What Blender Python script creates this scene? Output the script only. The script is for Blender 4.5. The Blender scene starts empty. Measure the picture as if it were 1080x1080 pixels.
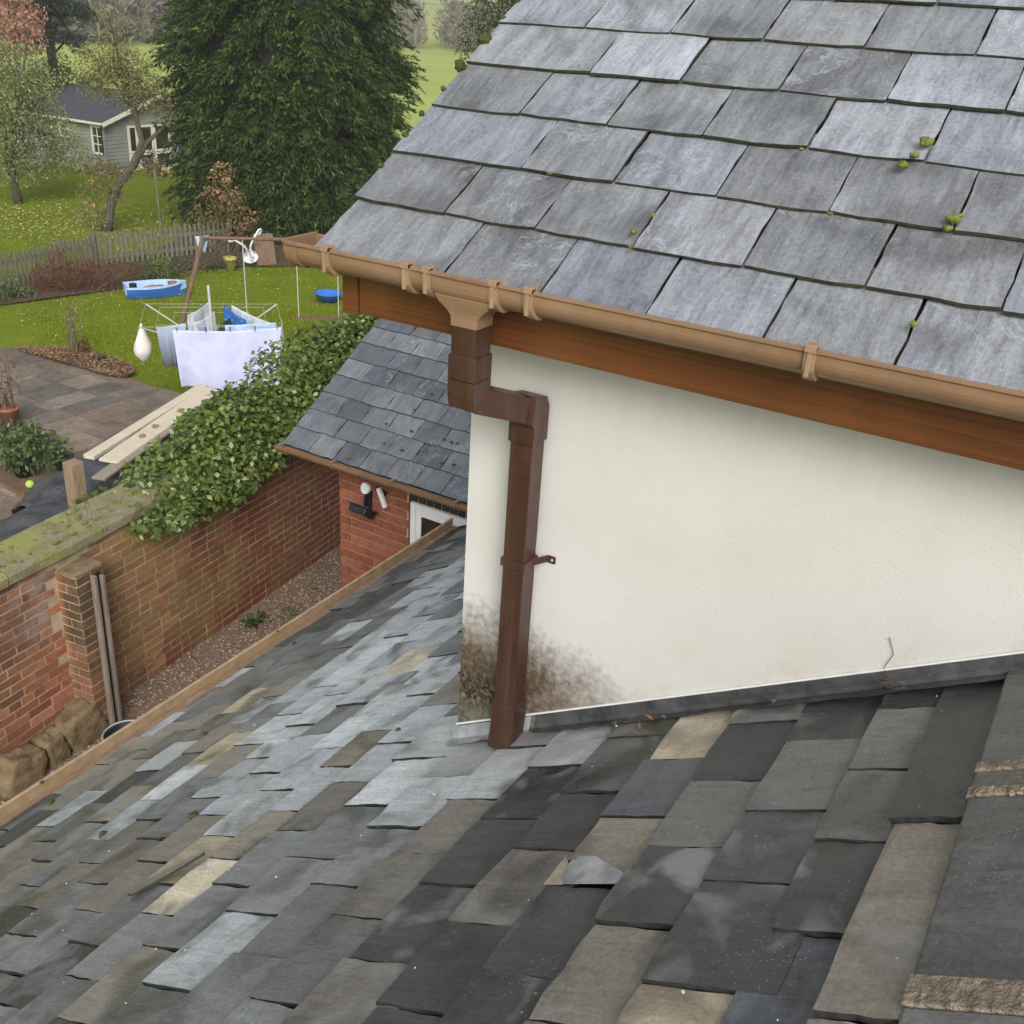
import bpy, bmesh, math, random
import numpy as np
from mathutils import Matrix, Vector, noise as mnoise
random.seed(7); rng = np.random.default_rng(11)
C = bpy.context.scene.collection
S = bpy.context.scene
R = math.radians
ZC = 6.1                                    # camera height above the lawn
# ------------------------------------------------------------------ camera
cam = bpy.data.cameras.new('camera'); co = bpy.data.objects.new('camera', cam); C.objects.link(co)
cam.sensor_width = 36; cam.lens = 36*1082/1080; cam.clip_start = .05; cam.clip_end = 4000
CR = np.array([[0.52165709, -0.34528537, 0.78016145], [-0.8511568, -0.27318151, 0.44822312], [0.0583608, -0.8978585, -0.43639906]])
co.matrix_world = Matrix(((CR[0,0], -CR[0,1], -CR[0,2], 0), (CR[1,0], -CR[1,1], -CR[1,2], 0), (CR[2,0], -CR[2,1], -CR[2,2], ZC), (0,0,0,1)))
S.camera = co
def frame_pos(p):                           # where a world point falls in the picture (used only to rank pieces by size)
    c = CR.T @ (np.array(p, float) - np.array([0,0,ZC]))
    if c[2] < .1: return (-9, -9, 1e9)
    return (.5 + 1.0018*c[0]/c[2], .5 + 1.0018*c[1]/c[2], c[2])
# ------------------------------------------------------------------ light
SUN_EL, SUN_AZ = R(34), R(220)              # azimuth counter-clockwise from +x
w = bpy.data.worlds.new('World'); S.world = w; w.use_nodes = True
nt = w.node_tree; nt.nodes.clear()
out = nt.nodes.new('ShaderNodeOutputWorld'); bg = nt.nodes.new('ShaderNodeBackground')
sky = nt.nodes.new('ShaderNodeTexSky'); sky.sky_type = 'NISHITA'; sky.sun_disc = False
sky.sun_elevation = SUN_EL; sky.sun_rotation = R(90) - SUN_AZ
sky.air_density = 1.0; sky.dust_density = 4.0; sky.ozone_density = 1.0
hs = nt.nodes.new('ShaderNodeHueSaturation'); hs.inputs['Saturation'].default_value = .22
nt.links.new(sky.outputs[0], hs.inputs['Color']); nt.links.new(hs.outputs[0], bg.inputs[0]); nt.links.new(bg.outputs[0], out.inputs[0])
bg.inputs[1].default_value = .15
sl = bpy.data.lights.new('sun', 'SUN'); so = bpy.data.objects.new('sun', sl); C.objects.link(so)
sl.energy = 1.3; sl.angle = R(28); sl.color = (1, .975, .94)
sd = Vector((math.cos(SUN_AZ)*math.cos(SUN_EL), math.sin(SUN_AZ)*math.cos(SUN_EL), math.sin(SUN_EL)))
so.rotation_euler = sd.to_track_quat('Z', 'Y').to_euler(); so.location = (0, 0, 40)
S.view_settings.view_transform = 'Standard'; S.view_settings.look = 'None'
S.view_settings.gamma = 1; S.view_settings.use_curve_mapping = False; S.view_settings.exposure = 0.40

# ------------------------------------------------------------------ materials
def srgb(r, g, b):
    f = lambda c: (c/255/12.92) if c/255 <= .04045 else ((c/255+.055)/1.055)**2.4
    return (f(r), f(g), f(b))
class N:
    def __init__(s, name):
        s.m = bpy.data.materials.new(name); s.m.use_nodes = True; s.t = s.m.node_tree; s.t.nodes.clear()
        s.o = s.n('ShaderNodeOutputMaterial'); s.b = s.n('ShaderNodeBsdfPrincipled'); s.l(s.b.outputs[0], s.o.inputs[0])
        s.geo = s.n('ShaderNodeNewGeometry'); s.oi = s.n('ShaderNodeObjectInfo')
    def n(s, k): return s.t.nodes.new(k)
    def l(s, a, b): s.t.links.new(a, b)
    def put(s, v, sock):
        if isinstance(v, (int, float)): sock.default_value = v
        elif isinstance(v, tuple): sock.default_value = v + ((1,) if len(v) == 3 and len(sock.default_value) == 4 else ())
        else: s.l(v, sock)
    def pos(s, scale=(1,1,1), rot=(0,0,0), local=False, jitter=0):
        mp = s.n('ShaderNodeMapping'); mp.inputs['Scale'].default_value = scale; mp.inputs['Rotation'].default_value = rot
        if local: tc = s.n('ShaderNodeTexCoord'); src = tc.outputs['Object']
        else: src = s.geo.outputs['Position']
        if jitter:
            a = s.n('ShaderNodeVectorMath'); a.operation = 'MULTIPLY_ADD'; cx = s.n('ShaderNodeCombineXYZ')
            for i in range(3): s.l(s.oi.outputs['Random'], cx.inputs[i])
            s.l(cx.outputs[0], a.inputs[0]); a.inputs[1].default_value = (jitter, jitter*1.7, jitter*.6); s.l(src, a.inputs[2]); src = a.outputs[0]
        s.l(src, mp.inputs[0]); return mp.outputs[0]
    def noise(s, scale, detail=4, rough=.55, vec=None, dist=0):
        k = s.n('ShaderNodeTexNoise'); k.inputs['Scale'].default_value = scale; k.inputs['Detail'].default_value = detail
        k.inputs['Roughness'].default_value = rough; k.inputs['Distortion'].default_value = dist
        s.l(vec if vec is not None else s.geo.outputs['Position'], k.inputs['Vector']); return k.outputs[0]
    def voro(s, scale, vec=None, feature='F1', out='Distance'):
        k = s.n('ShaderNodeTexVoronoi'); k.feature = feature; k.inputs['Scale'].default_value = scale
        s.l(vec if vec is not None else s.geo.outputs['Position'], k.inputs['Vector']); return k.outputs[out]
    def ramp(s, v, a, b, lo=0., hi=1.):
        k = s.n('ShaderNodeMapRange'); k.clamp = True; s.put(v, k.inputs[0])
        for i, x in enumerate((a, b, lo, hi)): k.inputs[i+1].default_value = x
        return k.outputs[0]
    def math(s, op, a, b=0.):
        k = s.n('ShaderNodeMath'); k.operation = op; s.put(a, k.inputs[0]); s.put(b, k.inputs[1]); return k.outputs[0]
    def mix(s, f, a, b, mode='MIX'):
        k = s.n('ShaderNodeMix'); k.data_type = 'RGBA'; k.blend_type = mode
        s.put(f, k.inputs[0]); s.put(a, k.inputs[6]); s.put(b, k.inputs[7]); return k.outputs[2]
    def axis(s, i, local=False):
        k = s.n('ShaderNodeSeparateXYZ')
        if local: tc = s.n('ShaderNodeTexCoord'); s.l(tc.outputs['Object'], k.inputs[0])
        else: s.l(s.geo.outputs['Position'], k.inputs[0])
        return k.outputs[i]
    def bump(s, h, strength, dist=.01):
        k = s.n('ShaderNodeBump'); k.inputs['Strength'].default_value = strength; k.inputs['Distance'].default_value = dist
        s.put(h, k.inputs['Height']); s.l(k.outputs[0], s.b.inputs['Normal'])
    def fin(s, col, rough=.7, spec=.4):
        s.put(col, s.b.inputs['Base Color']); s.put(rough, s.b.inputs['Roughness']); s.b.inputs['Specular IOR Level'].default_value = spec
        return s.m
def simple(name, c1, c2, scale=8, rough=.7, bump=.2, bscale=60, spec=.35, stretch=(1,1,1), local=False, jitter=0, bd=.004):
    m = N(name); v = m.pos(stretch, local=local, jitter=jitter)
    n = m.noise(scale, 5, .6, v); col = m.mix(m.ramp(n, .32, .68), c1, c2)
    if bump: m.bump(m.noise(bscale, 4, .6, v), bump, bd)
    return m.fin(col, rough, spec)
def tinted(name, c1, c2, tip=None, rough=.55, spec=.3, trans=.25, scale=1.2):
    """leaf material: every leaf its own shade, plus slow drift over the plant"""
    m = N(name); rnd = m.geo.outputs['Random Per Island']
    f = m.math('ADD', m.math('MULTIPLY', rnd, .65), m.math('MULTIPLY', m.ramp(m.noise(scale, 2), .3, .7), .35))
    col = m.mix(f, c1, c2)
    if tip: col = m.mix(m.ramp(rnd, .9, .97), col, tip)
    m.b.inputs['Transmission Weight'].default_value = 0
    m.fin(col, rough, spec)
    tr = m.n('ShaderNodeBsdfTranslucent'); m.put(col, tr.inputs[0]); mx = m.n('ShaderNodeMixShader'); mx.inputs[0].default_value = trans
    m.l(m.b.outputs[0], mx.inputs[1]); m.l(tr.outputs[0], mx.inputs[2]); m.l(mx.outputs[0], m.o.inputs[0])
    return m.m

def slate_material(name, slope_rot, wet, specks=.6, seam=.35, patch=.8, rough=(.3,.6), lichen=.5, limescale=False, streaky=1., island=False, relief=.62):
    m = N(name); base = m.oi.outputs['Color']; rnd = m.oi.outputs['Random']
    if island:                               # joined far slates: every slate its own grey
        rnd = m.geo.outputs['Random Per Island']; base = m.mix(m.ramp(rnd, .0, .45), (.07,.07,.068), (.17,.17,.165)); base = m.mix(m.ramp(rnd, .5, .9), base, (.36,.375,.385))
    j = m.pos((1,1,1), jitter=9); st = m.pos((1,1,1), jitter=5)
    across, up = slope_rot
    def dot(v):
        k_ = m.n('ShaderNodeVectorMath'); k_.operation = 'DOT_PRODUCT'; m.l(st, k_.inputs[0]); k_.inputs[1].default_value = v; return k_.outputs['Value']
    da, du = dot(across), dot(up)
    def plane(sa, su):
        c_ = m.n('ShaderNodeCombineXYZ'); m.l(m.math('MULTIPLY', da, sa), c_.inputs[0]); m.l(m.math('MULTIPLY', du, su), c_.inputs[1]); return c_.outputs[0]
    streak = m.noise(1.0, 6, .66, plane(22, 4.2), .5)
    streak2 = m.noise(1.0, 5, .65, plane(70, 9), .4)
    blot = m.noise(5.5, 3, .55, j, .8)
    fine = m.noise(95, 5, .72, j)
    k = m.math('ADD', m.ramp(streak, .3, .72, 1-.28*streaky, 1+.24*streaky), m.math('ADD', m.ramp(fine, .3, .7, -.26, .26), m.ramp(streak2, .3, .7, -.13*streaky, .13*streaky)))
    col2 = m.n('ShaderNodeVectorMath'); col2.operation = 'SCALE'; m.l(base, col2.inputs[0]); m.l(k, col2.inputs['Scale']); col = col2.outputs[0]
    # damp and dry patches, each slate its own
    dry = m.math('MULTIPLY', m.ramp(blot, .50, .66), m.ramp(rnd, .2, .85, .0, patch))
    col = m.mix(m.math('MULTIPLY', dry, .75), col, (.27, .275, .275))
    damp = m.math('MULTIPLY', m.ramp(m.noise(4.5, 3, .5, m.pos((1,1,1), jitter=23), .6), .5, .68), wet)
    sc = m.n('ShaderNodeVectorMath'); sc.operation = 'SCALE'; m.l(col, sc.inputs[0]); m.l(m.math('SUBTRACT', 1., m.math('MULTIPLY', damp, .55)), sc.inputs['Scale']); col = sc.outputs[0]
    # riven seams and lichen specks
    sm = m.ramp(m.math('ABSOLUTE', m.math('SUBTRACT', m.noise(6, 4, .6, j, 1.5), .5)), .0, .018, seam, 0)
    sm = m.math('MULTIPLY', sm, m.ramp(m.noise(3.1, 2, .5, j), .56, .62))
    col = m.mix(sm, col, (.44,.47,.53))
    sp = m.math('MULTIPLY', m.ramp(m.voro(38, j), .05, .11, 1, 0), m.ramp(m.voro(38, j, out='Color'), .80, .84, 0, specks))
    col = m.mix(sp, col, (.5,.5,.45))
    cl = m.ramp(m.noise(3.7, 4, .65), .48, .64); sp2 = m.math('MULTIPLY', m.ramp(m.voro(135, j), .13, .24, 1, 0), m.math('MULTIPLY', m.ramp(m.voro(135, j, out='Color'), .55, .62), cl))
    col = m.mix(m.math('MULTIPLY', sp2, specks), col, (.42,.41,.36))
    if limescale:                            # lime washed over the slates from the foot of the downpipe
        dx = m.math('SUBTRACT', m.axis(0), 2.08); dy = m.math('SUBTRACT', m.axis(1), 1.27)
        dd = m.math('SQRT', m.math('ADD', m.math('POWER', m.math('MULTIPLY', dx, 1.5), 2.), m.math('POWER', dy, 2.)))
        lm = m.ramp(m.math('ADD', dd, m.ramp(m.noise(9, 5, .65), .2, .8, -.14, .14)), .04, .34, .8, 0)
        col = m.mix(lm, col, (.42,.43,.44))
    gr = m.math('MULTIPLY', m.ramp(m.noise(3.3, 4, .6), .56, .74), lichen)
    col = m.mix(m.math('MULTIPLY', gr, .6), col, (.092,.09,.072))
    h = m.math('ADD', m.math('MULTIPLY', streak, .55), m.math('ADD', m.math('MULTIPLY', fine, .4), m.math('MULTIPLY', streak2, .5)))
    m.bump(h, relief, .006)
    ro = m.math('SUBTRACT', m.ramp(blot, .3, .7, rough[1]-.08, rough[1]+.05), m.math('MULTIPLY', damp, rough[1]-rough[0]))
    return m.fin(col, ro, .5)
M = {}
pitch_near = math.atan(.5866); pitch_main = R(33.0); pitch_ann = R(31.8)
AX_NEAR = ((1,0,0), (0,-math.cos(pitch_near),math.sin(pitch_near))); AX_MAIN = ((0,1,0), (math.cos(pitch_main),0,math.sin(pitch_main))); AX_ANN = ((0,1,0), (math.cos(pitch_ann),0,math.sin(pitch_ann)))
M['slate_near'] = slate_material('old_slate', AX_NEAR, 1.0, specks=.7, seam=.08, patch=1.1, rough=(.28,.5), lichen=.6, limescale=True, streaky=.75)
M['slate_far'] = slate_material('far_old_slate', AX_NEAR, .8, specks=.5, seam=.05, patch=.6, rough=(.28,.5), lichen=.3, island=True)
M['slate_main'] = slate_material('blue_grey_slate', AX_MAIN, .75, specks=.8, seam=.42, patch=.2, rough=(.30,.48), lichen=.25, streaky=1.25, relief=1.)
M['slate_ann'] = slate_material('annexe_slate', AX_ANN, .45, specks=.8, seam=.55, patch=.4, rough=(.33,.52), lichen=.2)
M['deck'] = simple('roof_underlay', (.012,.012,.012), (.02,.02,.02), bump=0)

def render_material():
    m = N('white_roughcast')
    n = m.noise(210, 3, .6); n2 = m.noise(45, 3, .55)
    col = m.mix(m.ramp(m.noise(1.6, 4, .6), .3, .7), (.55,.535,.495), (.60,.59,.555))
    col = m.mix(m.ramp(m.noise(220, 2), .55, .75, 0, .12), col, (.45,.42,.36))
    y, z = m.axis(1), m.axis(2)
    # mould that has grown above the shoe of the downpipe
    dy = m.math('SUBTRACT', y, 1.30); dz = m.math('SUBTRACT', z, 4.02)
    d = m.math('SQRT', m.math('ADD', m.math('POWER', m.math('MULTIPLY', dy, 1.55), 2.), m.math('POWER', m.math('MULTIPLY', dz, 2.15), 2.)))
    d = m.math('ADD', d, m.ramp(m.noise(5, 5, .65), .2, .8, -.17, .17))
    d = m.math('ADD', d, m.ramp(n2, .2, .8, -.1, .1))
    edge = m.ramp(d, .78, 1.16, 1, 0); core = m.ramp(d, .5, 1.12, 1, 0)
    halo = m.ramp(d, .95, 1.6, .7, 0)
    col = m.mix(halo, col, (.60,.595,.585))
    col = m.mix(m.math('MULTIPLY', edge, .97), col, (.165,.115,.072))
    speck = m.ramp(m.noise(60, 4, .7), .34, .54)
    col = m.mix(m.math('MULTIPLY', core, speck), col, (.024,.021,.014))
    col = m.mix(m.math('MULTIPLY', m.math('MULTIPLY', core, m.ramp(m.noise(24, 3, .6), .58, .68)), .7), col, (.22,.21,.13))
    col = m.mix(m.math('MULTIPLY', m.ramp(d, .05, .5, 1, 0), m.ramp(m.noise(16, 3), .5, .62)), col, (.045,.06,.016))
    run = m.math('MULTIPLY', m.ramp(m.noise(1., 5, .65, m.pos((1,13,.9))), .5, .74), m.ramp(z, 4.7, 5.35, 0, .14))
    col = m.mix(run, col, (.40,.37,.31))
    col = m.mix(m.ramp(m.noise(3.3, 5, .6), .48, .72, 0, .3), col, (.50,.465,.40))
    # faint scuffs along the foot of the wall
    foot = m.ramp(m.math('SUBTRACT', m.math('ADD', z, m.math('MULTIPLY', y, .5866)), 4.885), .0, .1, 1, 0)
    col = m.mix(m.math('MULTIPLY', m.math('MULTIPLY', foot, m.ramp(m.noise(14, 4, .6), .5, .68)), .55), col, (.36,.32,.24))
    m.bump(m.math('ADD', m.math('MULTIPLY', n, .6), m.math('MULTIPLY', m.noise(120, 3, .6), .7)), .42, .0045)
    return m.fin(col, .85, .2)
M['render'] = render_material()

def brick_material(name, old):
    m = N(name); base = m.oi.outputs['Color']; v = m.pos((1,1,1), jitter=7)
    k = m.ramp(m.noise(26, 5, .65, v), .3, .7, .7, 1.25)
    sc = m.n('ShaderNodeVectorMath'); sc.operation = 'SCALE'; m.l(base, sc.inputs[0]); m.l(k, sc.inputs['Scale']); col = sc.outputs[0]
    if old:
        x, z = m.axis(0), m.axis(2)
        g = m.math('MULTIPLY', m.ramp(m.noise(1.5, 4, .6), .42, .62), m.math('MULTIPLY', m.ramp(x, 3.9, 4.6), m.ramp(x, 6.3, 7.6, 1, .1)))
        col = m.mix(m.math('MULTIPLY', g, .6), col, (.27,.195,.075))
        gg = m.ramp(m.noise(2.2, 4, .6), .6, .74, 0, .55)
        col = m.mix(m.math('MULTIPLY', gg, m.ramp(x, 4.0, 4.6)), col, (.15,.15,.05))
        ef = m.math('MULTIPLY', m.math('MULTIPLY', m.ramp(x, 3.55, 3.8), m.ramp(x, 4.02, 4.1, 1, 0)), m.ramp(z, 1.45, 1.75))
        ef2 = m.math('MULTIPLY', m.ramp(z, 2.0, 2.12), m.ramp(x, 3.2, 4.4, 1, .4))
        ef = m.math('MULTIPLY', m.math('MAXIMUM', ef, ef2), m.ramp(m.noise(9, 5, .7), .44, .58))
        col = m.mix(m.math('MULTIPLY', ef, .75), col, (.36,.32,.28))
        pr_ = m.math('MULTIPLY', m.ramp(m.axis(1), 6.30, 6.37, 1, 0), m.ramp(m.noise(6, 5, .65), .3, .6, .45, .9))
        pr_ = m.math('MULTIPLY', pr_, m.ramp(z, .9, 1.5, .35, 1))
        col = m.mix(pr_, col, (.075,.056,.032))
        dk = m.ramp(m.noise(2.7, 4, .6),   .58, .8, 0, .35)
        col = m.mix(dk, col, (.045,.028,.02))
        fx = m.math('MULTIPLY', m.ramp(x, 6.6, 7.4), m.ramp(m.noise(14, 5, .7), .5, .62))
        col = m.mix(m.math('MULTIPLY', fx, .5), col, (.22,.19,.16))
    m.bump(m.noise(90, 4, .65, v), .5, .005)
    return m.fin(col, .88, .2)
M['brick_old'] = brick_material('old_red_brick', True)
M['brick_new'] = brick_material('red_facing_brick', False)
M['brick_blue'] = simple('blue_engineering_brick', (.018,.02,.03), (.035,.038,.05), 20, .5)
M['mortar_old'] = simple('weathered_lime_mortar', (.32,.25,.16), (.5,.41,.29), 5, .95, .5, 80)
M['mortar_new'] = simple('cement_mortar', (.36,.28,.2), (.46,.37,.28), 12, .95, .4, 90)
def coping_material():
    m = N('mossy_concrete_coping'); n = m.noise(7, 6, .65)
    col = m.mix(m.ramp(n, .35, .62), (.30,.27,.2), (.19,.18,.085))
    col = m.mix(m.ramp(m.noise(3.2, 5, .65), .47, .6, 0, .85), col, (.28,.29,.085))
    col = m.mix(m.ramp(m.noise(30, 4, .7), .58, .68, 0, .8), col, (.13,.085,.05))
    col = m.mix(m.ramp(m.noise(11, 5, .7), .62, .7, 0, .7), col, (.5,.47,.4))
    m.bump(m.noise(40, 5, .7), .8, .015); return m.fin(col, .92, .15)
M['coping'] = coping_material()
def gutter_material():
    m = N('caramel_plastic_gutter')
    col = m.mix(m.ramp(m.noise(9, 4, .6), .3, .7), (.205,.118,.064), (.25,.15,.085))
    col = m.mix(m.ramp(m.noise(60, 4, .7), .55, .75, 0, .25), col, (.24,.15,.08))
    col = m.mix(m.math('MULTIPLY', m.ramp(m.noise(1., 5, .7, m.pos((1,16,1.5))), .52, .72), .4), col, (.15,.10,.065))
    col = m.mix(m.ramp(m.noise(2.3, 4, .6), .5, .7, 0, .35), col, (.33,.22,.145))
    m.bump(m.noise(30, 2), .04, .002); return m.fin(col, m.ramp(m.noise(14, 4), .3, .7, .3, .5), .45)
M['gutter'] = gutter_material()
M['clip'] = simple('faded_gutter_clip', (.28,.18,.105), (.33,.22,.135), 12, .45, .05)
M['gutter_low'] = simple('dusty_caramel_gutter', (.34,.235,.135), (.46,.34,.21), 14, .6, .25, 70)
def oak_material():
    m = N('golden_oak_fascia')
    v = m.pos((1,.55,9)); wv = m.n('ShaderNodeTexWave'); wv.wave_type = 'RINGS'; wv.rings_direction = 'Y'
    wv.inputs['Scale'].default_value = 2.2; wv.inputs['Distortion'].default_value = 5; wv.inputs['Detail'].default_value = 3; wv.inputs['Detail Scale'].default_value = 1.6
    m.l(v, wv.inputs[0])
    col = m.mix(m.ramp(wv.outputs[1], 0, 1, 0, .4), (.130,.044,.013), (.185,.066,.020))
    col = m.mix(m.ramp(m.noise(26, 5, .65, m.pos((1,.05,5.5))), .42, .66, 0, .7), col, (.075,.024,.008))
    col = m.mix(m.ramp(m.noise(2.0, 3), .5, .7, 0, .3), col, (.29,.115,.035))
    return m.fin(col, .36, .45)
M['oak'] = oak_material()
def pipe_material():
    m = N('brown_plastic_pipe'); col = m.mix(m.ramp(m.noise(5, 4), .3, .7), (.046,.019,.012), (.058,.025,.016))
    col = m.mix(m.math('MULTIPLY', m.ramp(m.noise(1., 5, .7, m.pos((34,34,1.6))), .5, .72), .4), col, (.13,.08,.055))
    m.bump(m.noise(40, 3), .05, .002); return m.fin(col, m.ramp(m.noise(20, 4), .3, .7, .28, .5), .5)
M['pipe'] = pipe_material()
def lead_material():
    m = N('lead_flashing')
    col = m.mix(m.ramp(m.noise(9, 5, .65), .3, .7), (.026,.028,.031), (.085,.088,.092))
    col = m.mix(m.ramp(m.noise(26, 5, .7), .64, .74, 0, .6), col, (.30,.29,.27))
    col = m.mix(m.ramp(m.noise(4, 4), .55, .7, 0, .6), col, (.05,.045,.035))
    m.bump(m.math('ADD', m.noise(13, 4, .6), m.math('MULTIPLY', m.noise(60, 4, .6), .2)), .4, .02); return m.fin(col, m.ramp(m.noise(18, 4), .3, .7, .38, .7), .5)
M['lead'] = lead_material()
M['lead_pale'] = simple('oxidised_lead', (.17,.18,.20), (.43,.44,.45), 14, .45, .5, 26)
M['bead'] = simple('white_render_bead', (.7,.7,.68), (.8,.8,.78), 20, .6, .1)
M['ridge'] = slate_material('stone_ridge', AX_NEAR, .5, specks=.9, seam=.05, patch=.25, rough=(.5,.7), lichen=1.)
M['ridge_mortar'] = simple('crumbling_ridge_mortar', (.15,.115,.08), (.38,.32,.25), 38, .95, 1., 60, bd=.02)
M['moss'] = simple('green_moss', (.085,.10,.014), (.24,.25,.05), 60, .95, .8, 160)
M['moss_dark'] = simple('dark_moss', (.035,.045,.012), (.10,.085,.03), 60, .95, .8, 160)
M['upvc'] = simple('white_upvc', (.78,.79,.80), (.82,.83,.84), 4, .3, 0)
def glass_material():
    m = N('dark_window_glass'); m.b.inputs['Coat Weight'].default_value = .5
    return m.fin(m.mix(m.ramp(m.noise(3, 2), .4, .6), (.012,.012,.010), (.035,.032,.025)), .06, .6)
M['glass'] = glass_material()
M['black'] = simple('black_plastic', (.012,.012,.013), (.03,.03,.032), 12, .45, .1)
M['black_worn'] = simple('sun_greyed_black_plastic', (.04,.042,.046), (.075,.078,.084), 12, .5, .1)
M['white_plastic'] = simple('white_plastic', (.70,.70,.70), (.78,.78,.77), 9, .4, 0)
M['ply_wood'] = simple('silvered_timber', (.17,.135,.10), (.30,.25,.20), 6, .85, .6, 30, stretch=(9,9,.8))
M['fence_wood'] = simple('grey_green_fence_timber', (.085,.085,.055), (.19,.18,.13), 9, .9, .4, 40, stretch=(4,4,.8))
M['post_wood'] = simple('brown_timber_post', (.20,.13,.085), (.33,.24,.165), 7, .85, .5, 40, stretch=(8,8,.7))
M['plank_pale'] = simple('pale_new_plank', (.52,.45,.34), (.66,.58,.46), 5, .75, .3, 40, stretch=(.7,9,9))
M['plank_grey'] = simple('weathered_plank', (.20,.17,.13), (.36,.31,.25), 6, .85, .5, 40, stretch=(.7,12,12))
M['log'] = simple('rusty_swing_timber', (.11,.065,.04), (.20,.13,.085), 6, .8, .4, 50, stretch=(3,3,.8))
M['steel'] = simple('galvanised_metal', (.40,.41,.42), (.55,.55,.55), 8, .4, .05)
M['rope'] = simple('pale_rope', (.35,.35,.31), (.5,.5,.45), 30, .8, .3)
def stone_material():
    m = N('buff_sandstone')
    col = m.mix(m.ramp(m.noise(6, 5, .65), .3, .7), (.17,.12,.065), (.33,.245,.145))
    col = m.mix(m.ramp(m.noise(9, 5, .65), .5, .66, 0, .65), col, (.10,.085,.045))
    m.bump(m.noise(26, 5, .65), .9, .02); return m.fin(col, .92, .2)
M['stone'] = stone_material()
def gravel_material():
    m = N('pebble'); rnd = m.geo.outputs['Random Per Island']
    a = m.mix(m.ramp(rnd, .0, .5), (.14,.095,.065), (.30,.21,.145)); a = m.mix(m.ramp(rnd, .55, 1.), a, (.52,.43,.35))
    return m.fin(a, .8, .3)
M['pebble'] = gravel_material()
M['gravel_base'] = simple('gravel_bed_soil', (.15,.105,.075), (.30,.22,.16), 60, .95, .8, 90)
def lawn_material():
    m = N('lawn_grass')
    col = m.mix(m.ramp(m.noise(1.1, 5, .65), .3, .7), (.13,.185,.012), (.21,.25,.022))
    col = m.mix(m.ramp(m.noise(14, 5, .7), .45, .7, 0, .6), col, (.08,.12,.010))
    col = m.mix(m.ramp(m.noise(.5, 3), .5, .7, 0, .5), col, (.17,.19,.035))
    m.bump(m.noise(45, 4, .7), .8, .03); return m.fin(col, 1., .04)
M['lawn'] = lawn_material()
def field_material():
    m = N('pasture')
    col = m.mix(m.ramp(m.noise(.05, 5, .6), .3, .7), (.29,.36,.075), (.39,.43,.12))
    col = m.mix(m.ramp(m.noise(.5, 5, .7), .45, .75, 0, .4), col, (.22,.28,.065))
    far = m.ramp(m.axis(0), 210, 260)
    col = m.mix(m.math('MULTIPLY', far, m.ramp(m.noise(.016, 3), .45, .6)), col, (.16,.16,.07))
    m.bump(m.noise(3, 4, .7), .4, .1); return m.fin(col, .95, .1)
M['field'] = field_material()
M['blade'] = tinted('grass_blade', (.115,.175,.010), (.27,.31,.03), rough=.9, spec=.04, trans=.3, scale=.8)
M['litter'] = tinted('pale_fallen_leaf', (.42,.36,.12), (.55,.52,.26), (.35,.10,.05), rough=.8, trans=.15)
M['brown_leaf'] = tinted('brown_dead_leaf', (.13,.05,.025), (.32,.16,.07), rough=.7, trans=.1)
def slab_material():
    m = N('weathered_paving'); base = m.oi.outputs['Color']; v = m.pos((1,1,1), jitter=5)
    k = m.ramp(m.noise(9, 6, .68, v), .3, .7, .66, 1.28)
    sc = m.n('ShaderNodeVectorMath'); sc.operation = 'SCALE'; m.l(base, sc.inputs[0]); m.l(k, sc.inputs['Scale']); col = sc.outputs[0]
    col = m.mix(m.ramp(m.noise(.9, 5, .6), .48, .64, 0, .6), col, (.075,.06,.048))
    col = m.mix(m.ramp(m.noise(17, 4, .7), .62, .7, 0, .5), col, (.38,.34,.29))
    m.bump(m.noise(40, 5, .65), .5, .008); return m.fin(col, .8, .3)
M['slab'] = slab_material()
M['joint'] = simple('sandy_joint', (.14,.095,.06), (.24,.165,.11), 9, .95, .4)
M['soil'] = simple('dark_soil', (.05,.032,.02), (.11,.07,.045), 14, .95, .8, 60)
M['chip'] = tinted('bark_chip', (.13,.07,.035), (.42,.28,.16), rough=.9, spec=.1, trans=0)
M['ivy'] = tinted('ivy_leaf', (.036,.075,.013), (.21,.275,.055), (.38,.40,.16), rough=.38, spec=.5, trans=.18, scale=2.2)
M['conifer'] = tinted('cypress_spray', (.007,.024,.006), (.075,.115,.020), (.15,.165,.032), rough=.62, spec=.2, trans=.1, scale=1.7)
M['apple'] = tinted('apple_leaf', (.13,.145,.045), (.30,.30,.12), (.40,.25,.11), rough=.6, trans=.3)
M['grey_leaf'] = tinted('grey_green_leaf', (.14,.165,.06), (.34,.36,.16), (.48,.46,.22), rough=.6, trans=.3)
M['copper'] = tinted('copper_leaf', (.40,.19,.115), (.62,.37,.25), rough=.65, trans=.3)
M['autumn'] = tinted('autumn_leaf', (.10,.09,.028), (.26,.21,.07), (.40,.12,.06), rough=.6, trans=.25)
M['autumn_red'] = tinted('autumn_pink_leaf', (.36,.17,.10), (.50,.29,.18), rough=.6, trans=.25)
M['berberis'] = tinted('berberis_leaf', (.085,.028,.016), (.22,.08,.035), (.10,.11,.03), rough=.7, trans=.2)
M['shrub'] = tinted('fresh_shrub_leaf', (.085,.14,.03), (.20,.26,.07), rough=.5, trans=.3)
M['dark_leaf'] = tinted('dark_leaf', (.02,.038,.012), (.075,.10,.028), (.15,.16,.06), rough=.5, trans=.15)
M['plant'] = tinted('potted_leaf', (.035,.075,.018), (.17,.23,.08), (.24,.29,.10), rough=.5, trans=.25)
M['cedar'] = tinted('cedar_needle', (.018,.032,.018), (.055,.075,.042), rough=.7, trans=.1)
M['wood_leaf'] = tinted('bare_twig', (.17,.14,.11), (.30,.26,.20), (.2,.2,.10), rough=.9, spec=.1, trans=.1, scale=.06)
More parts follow.
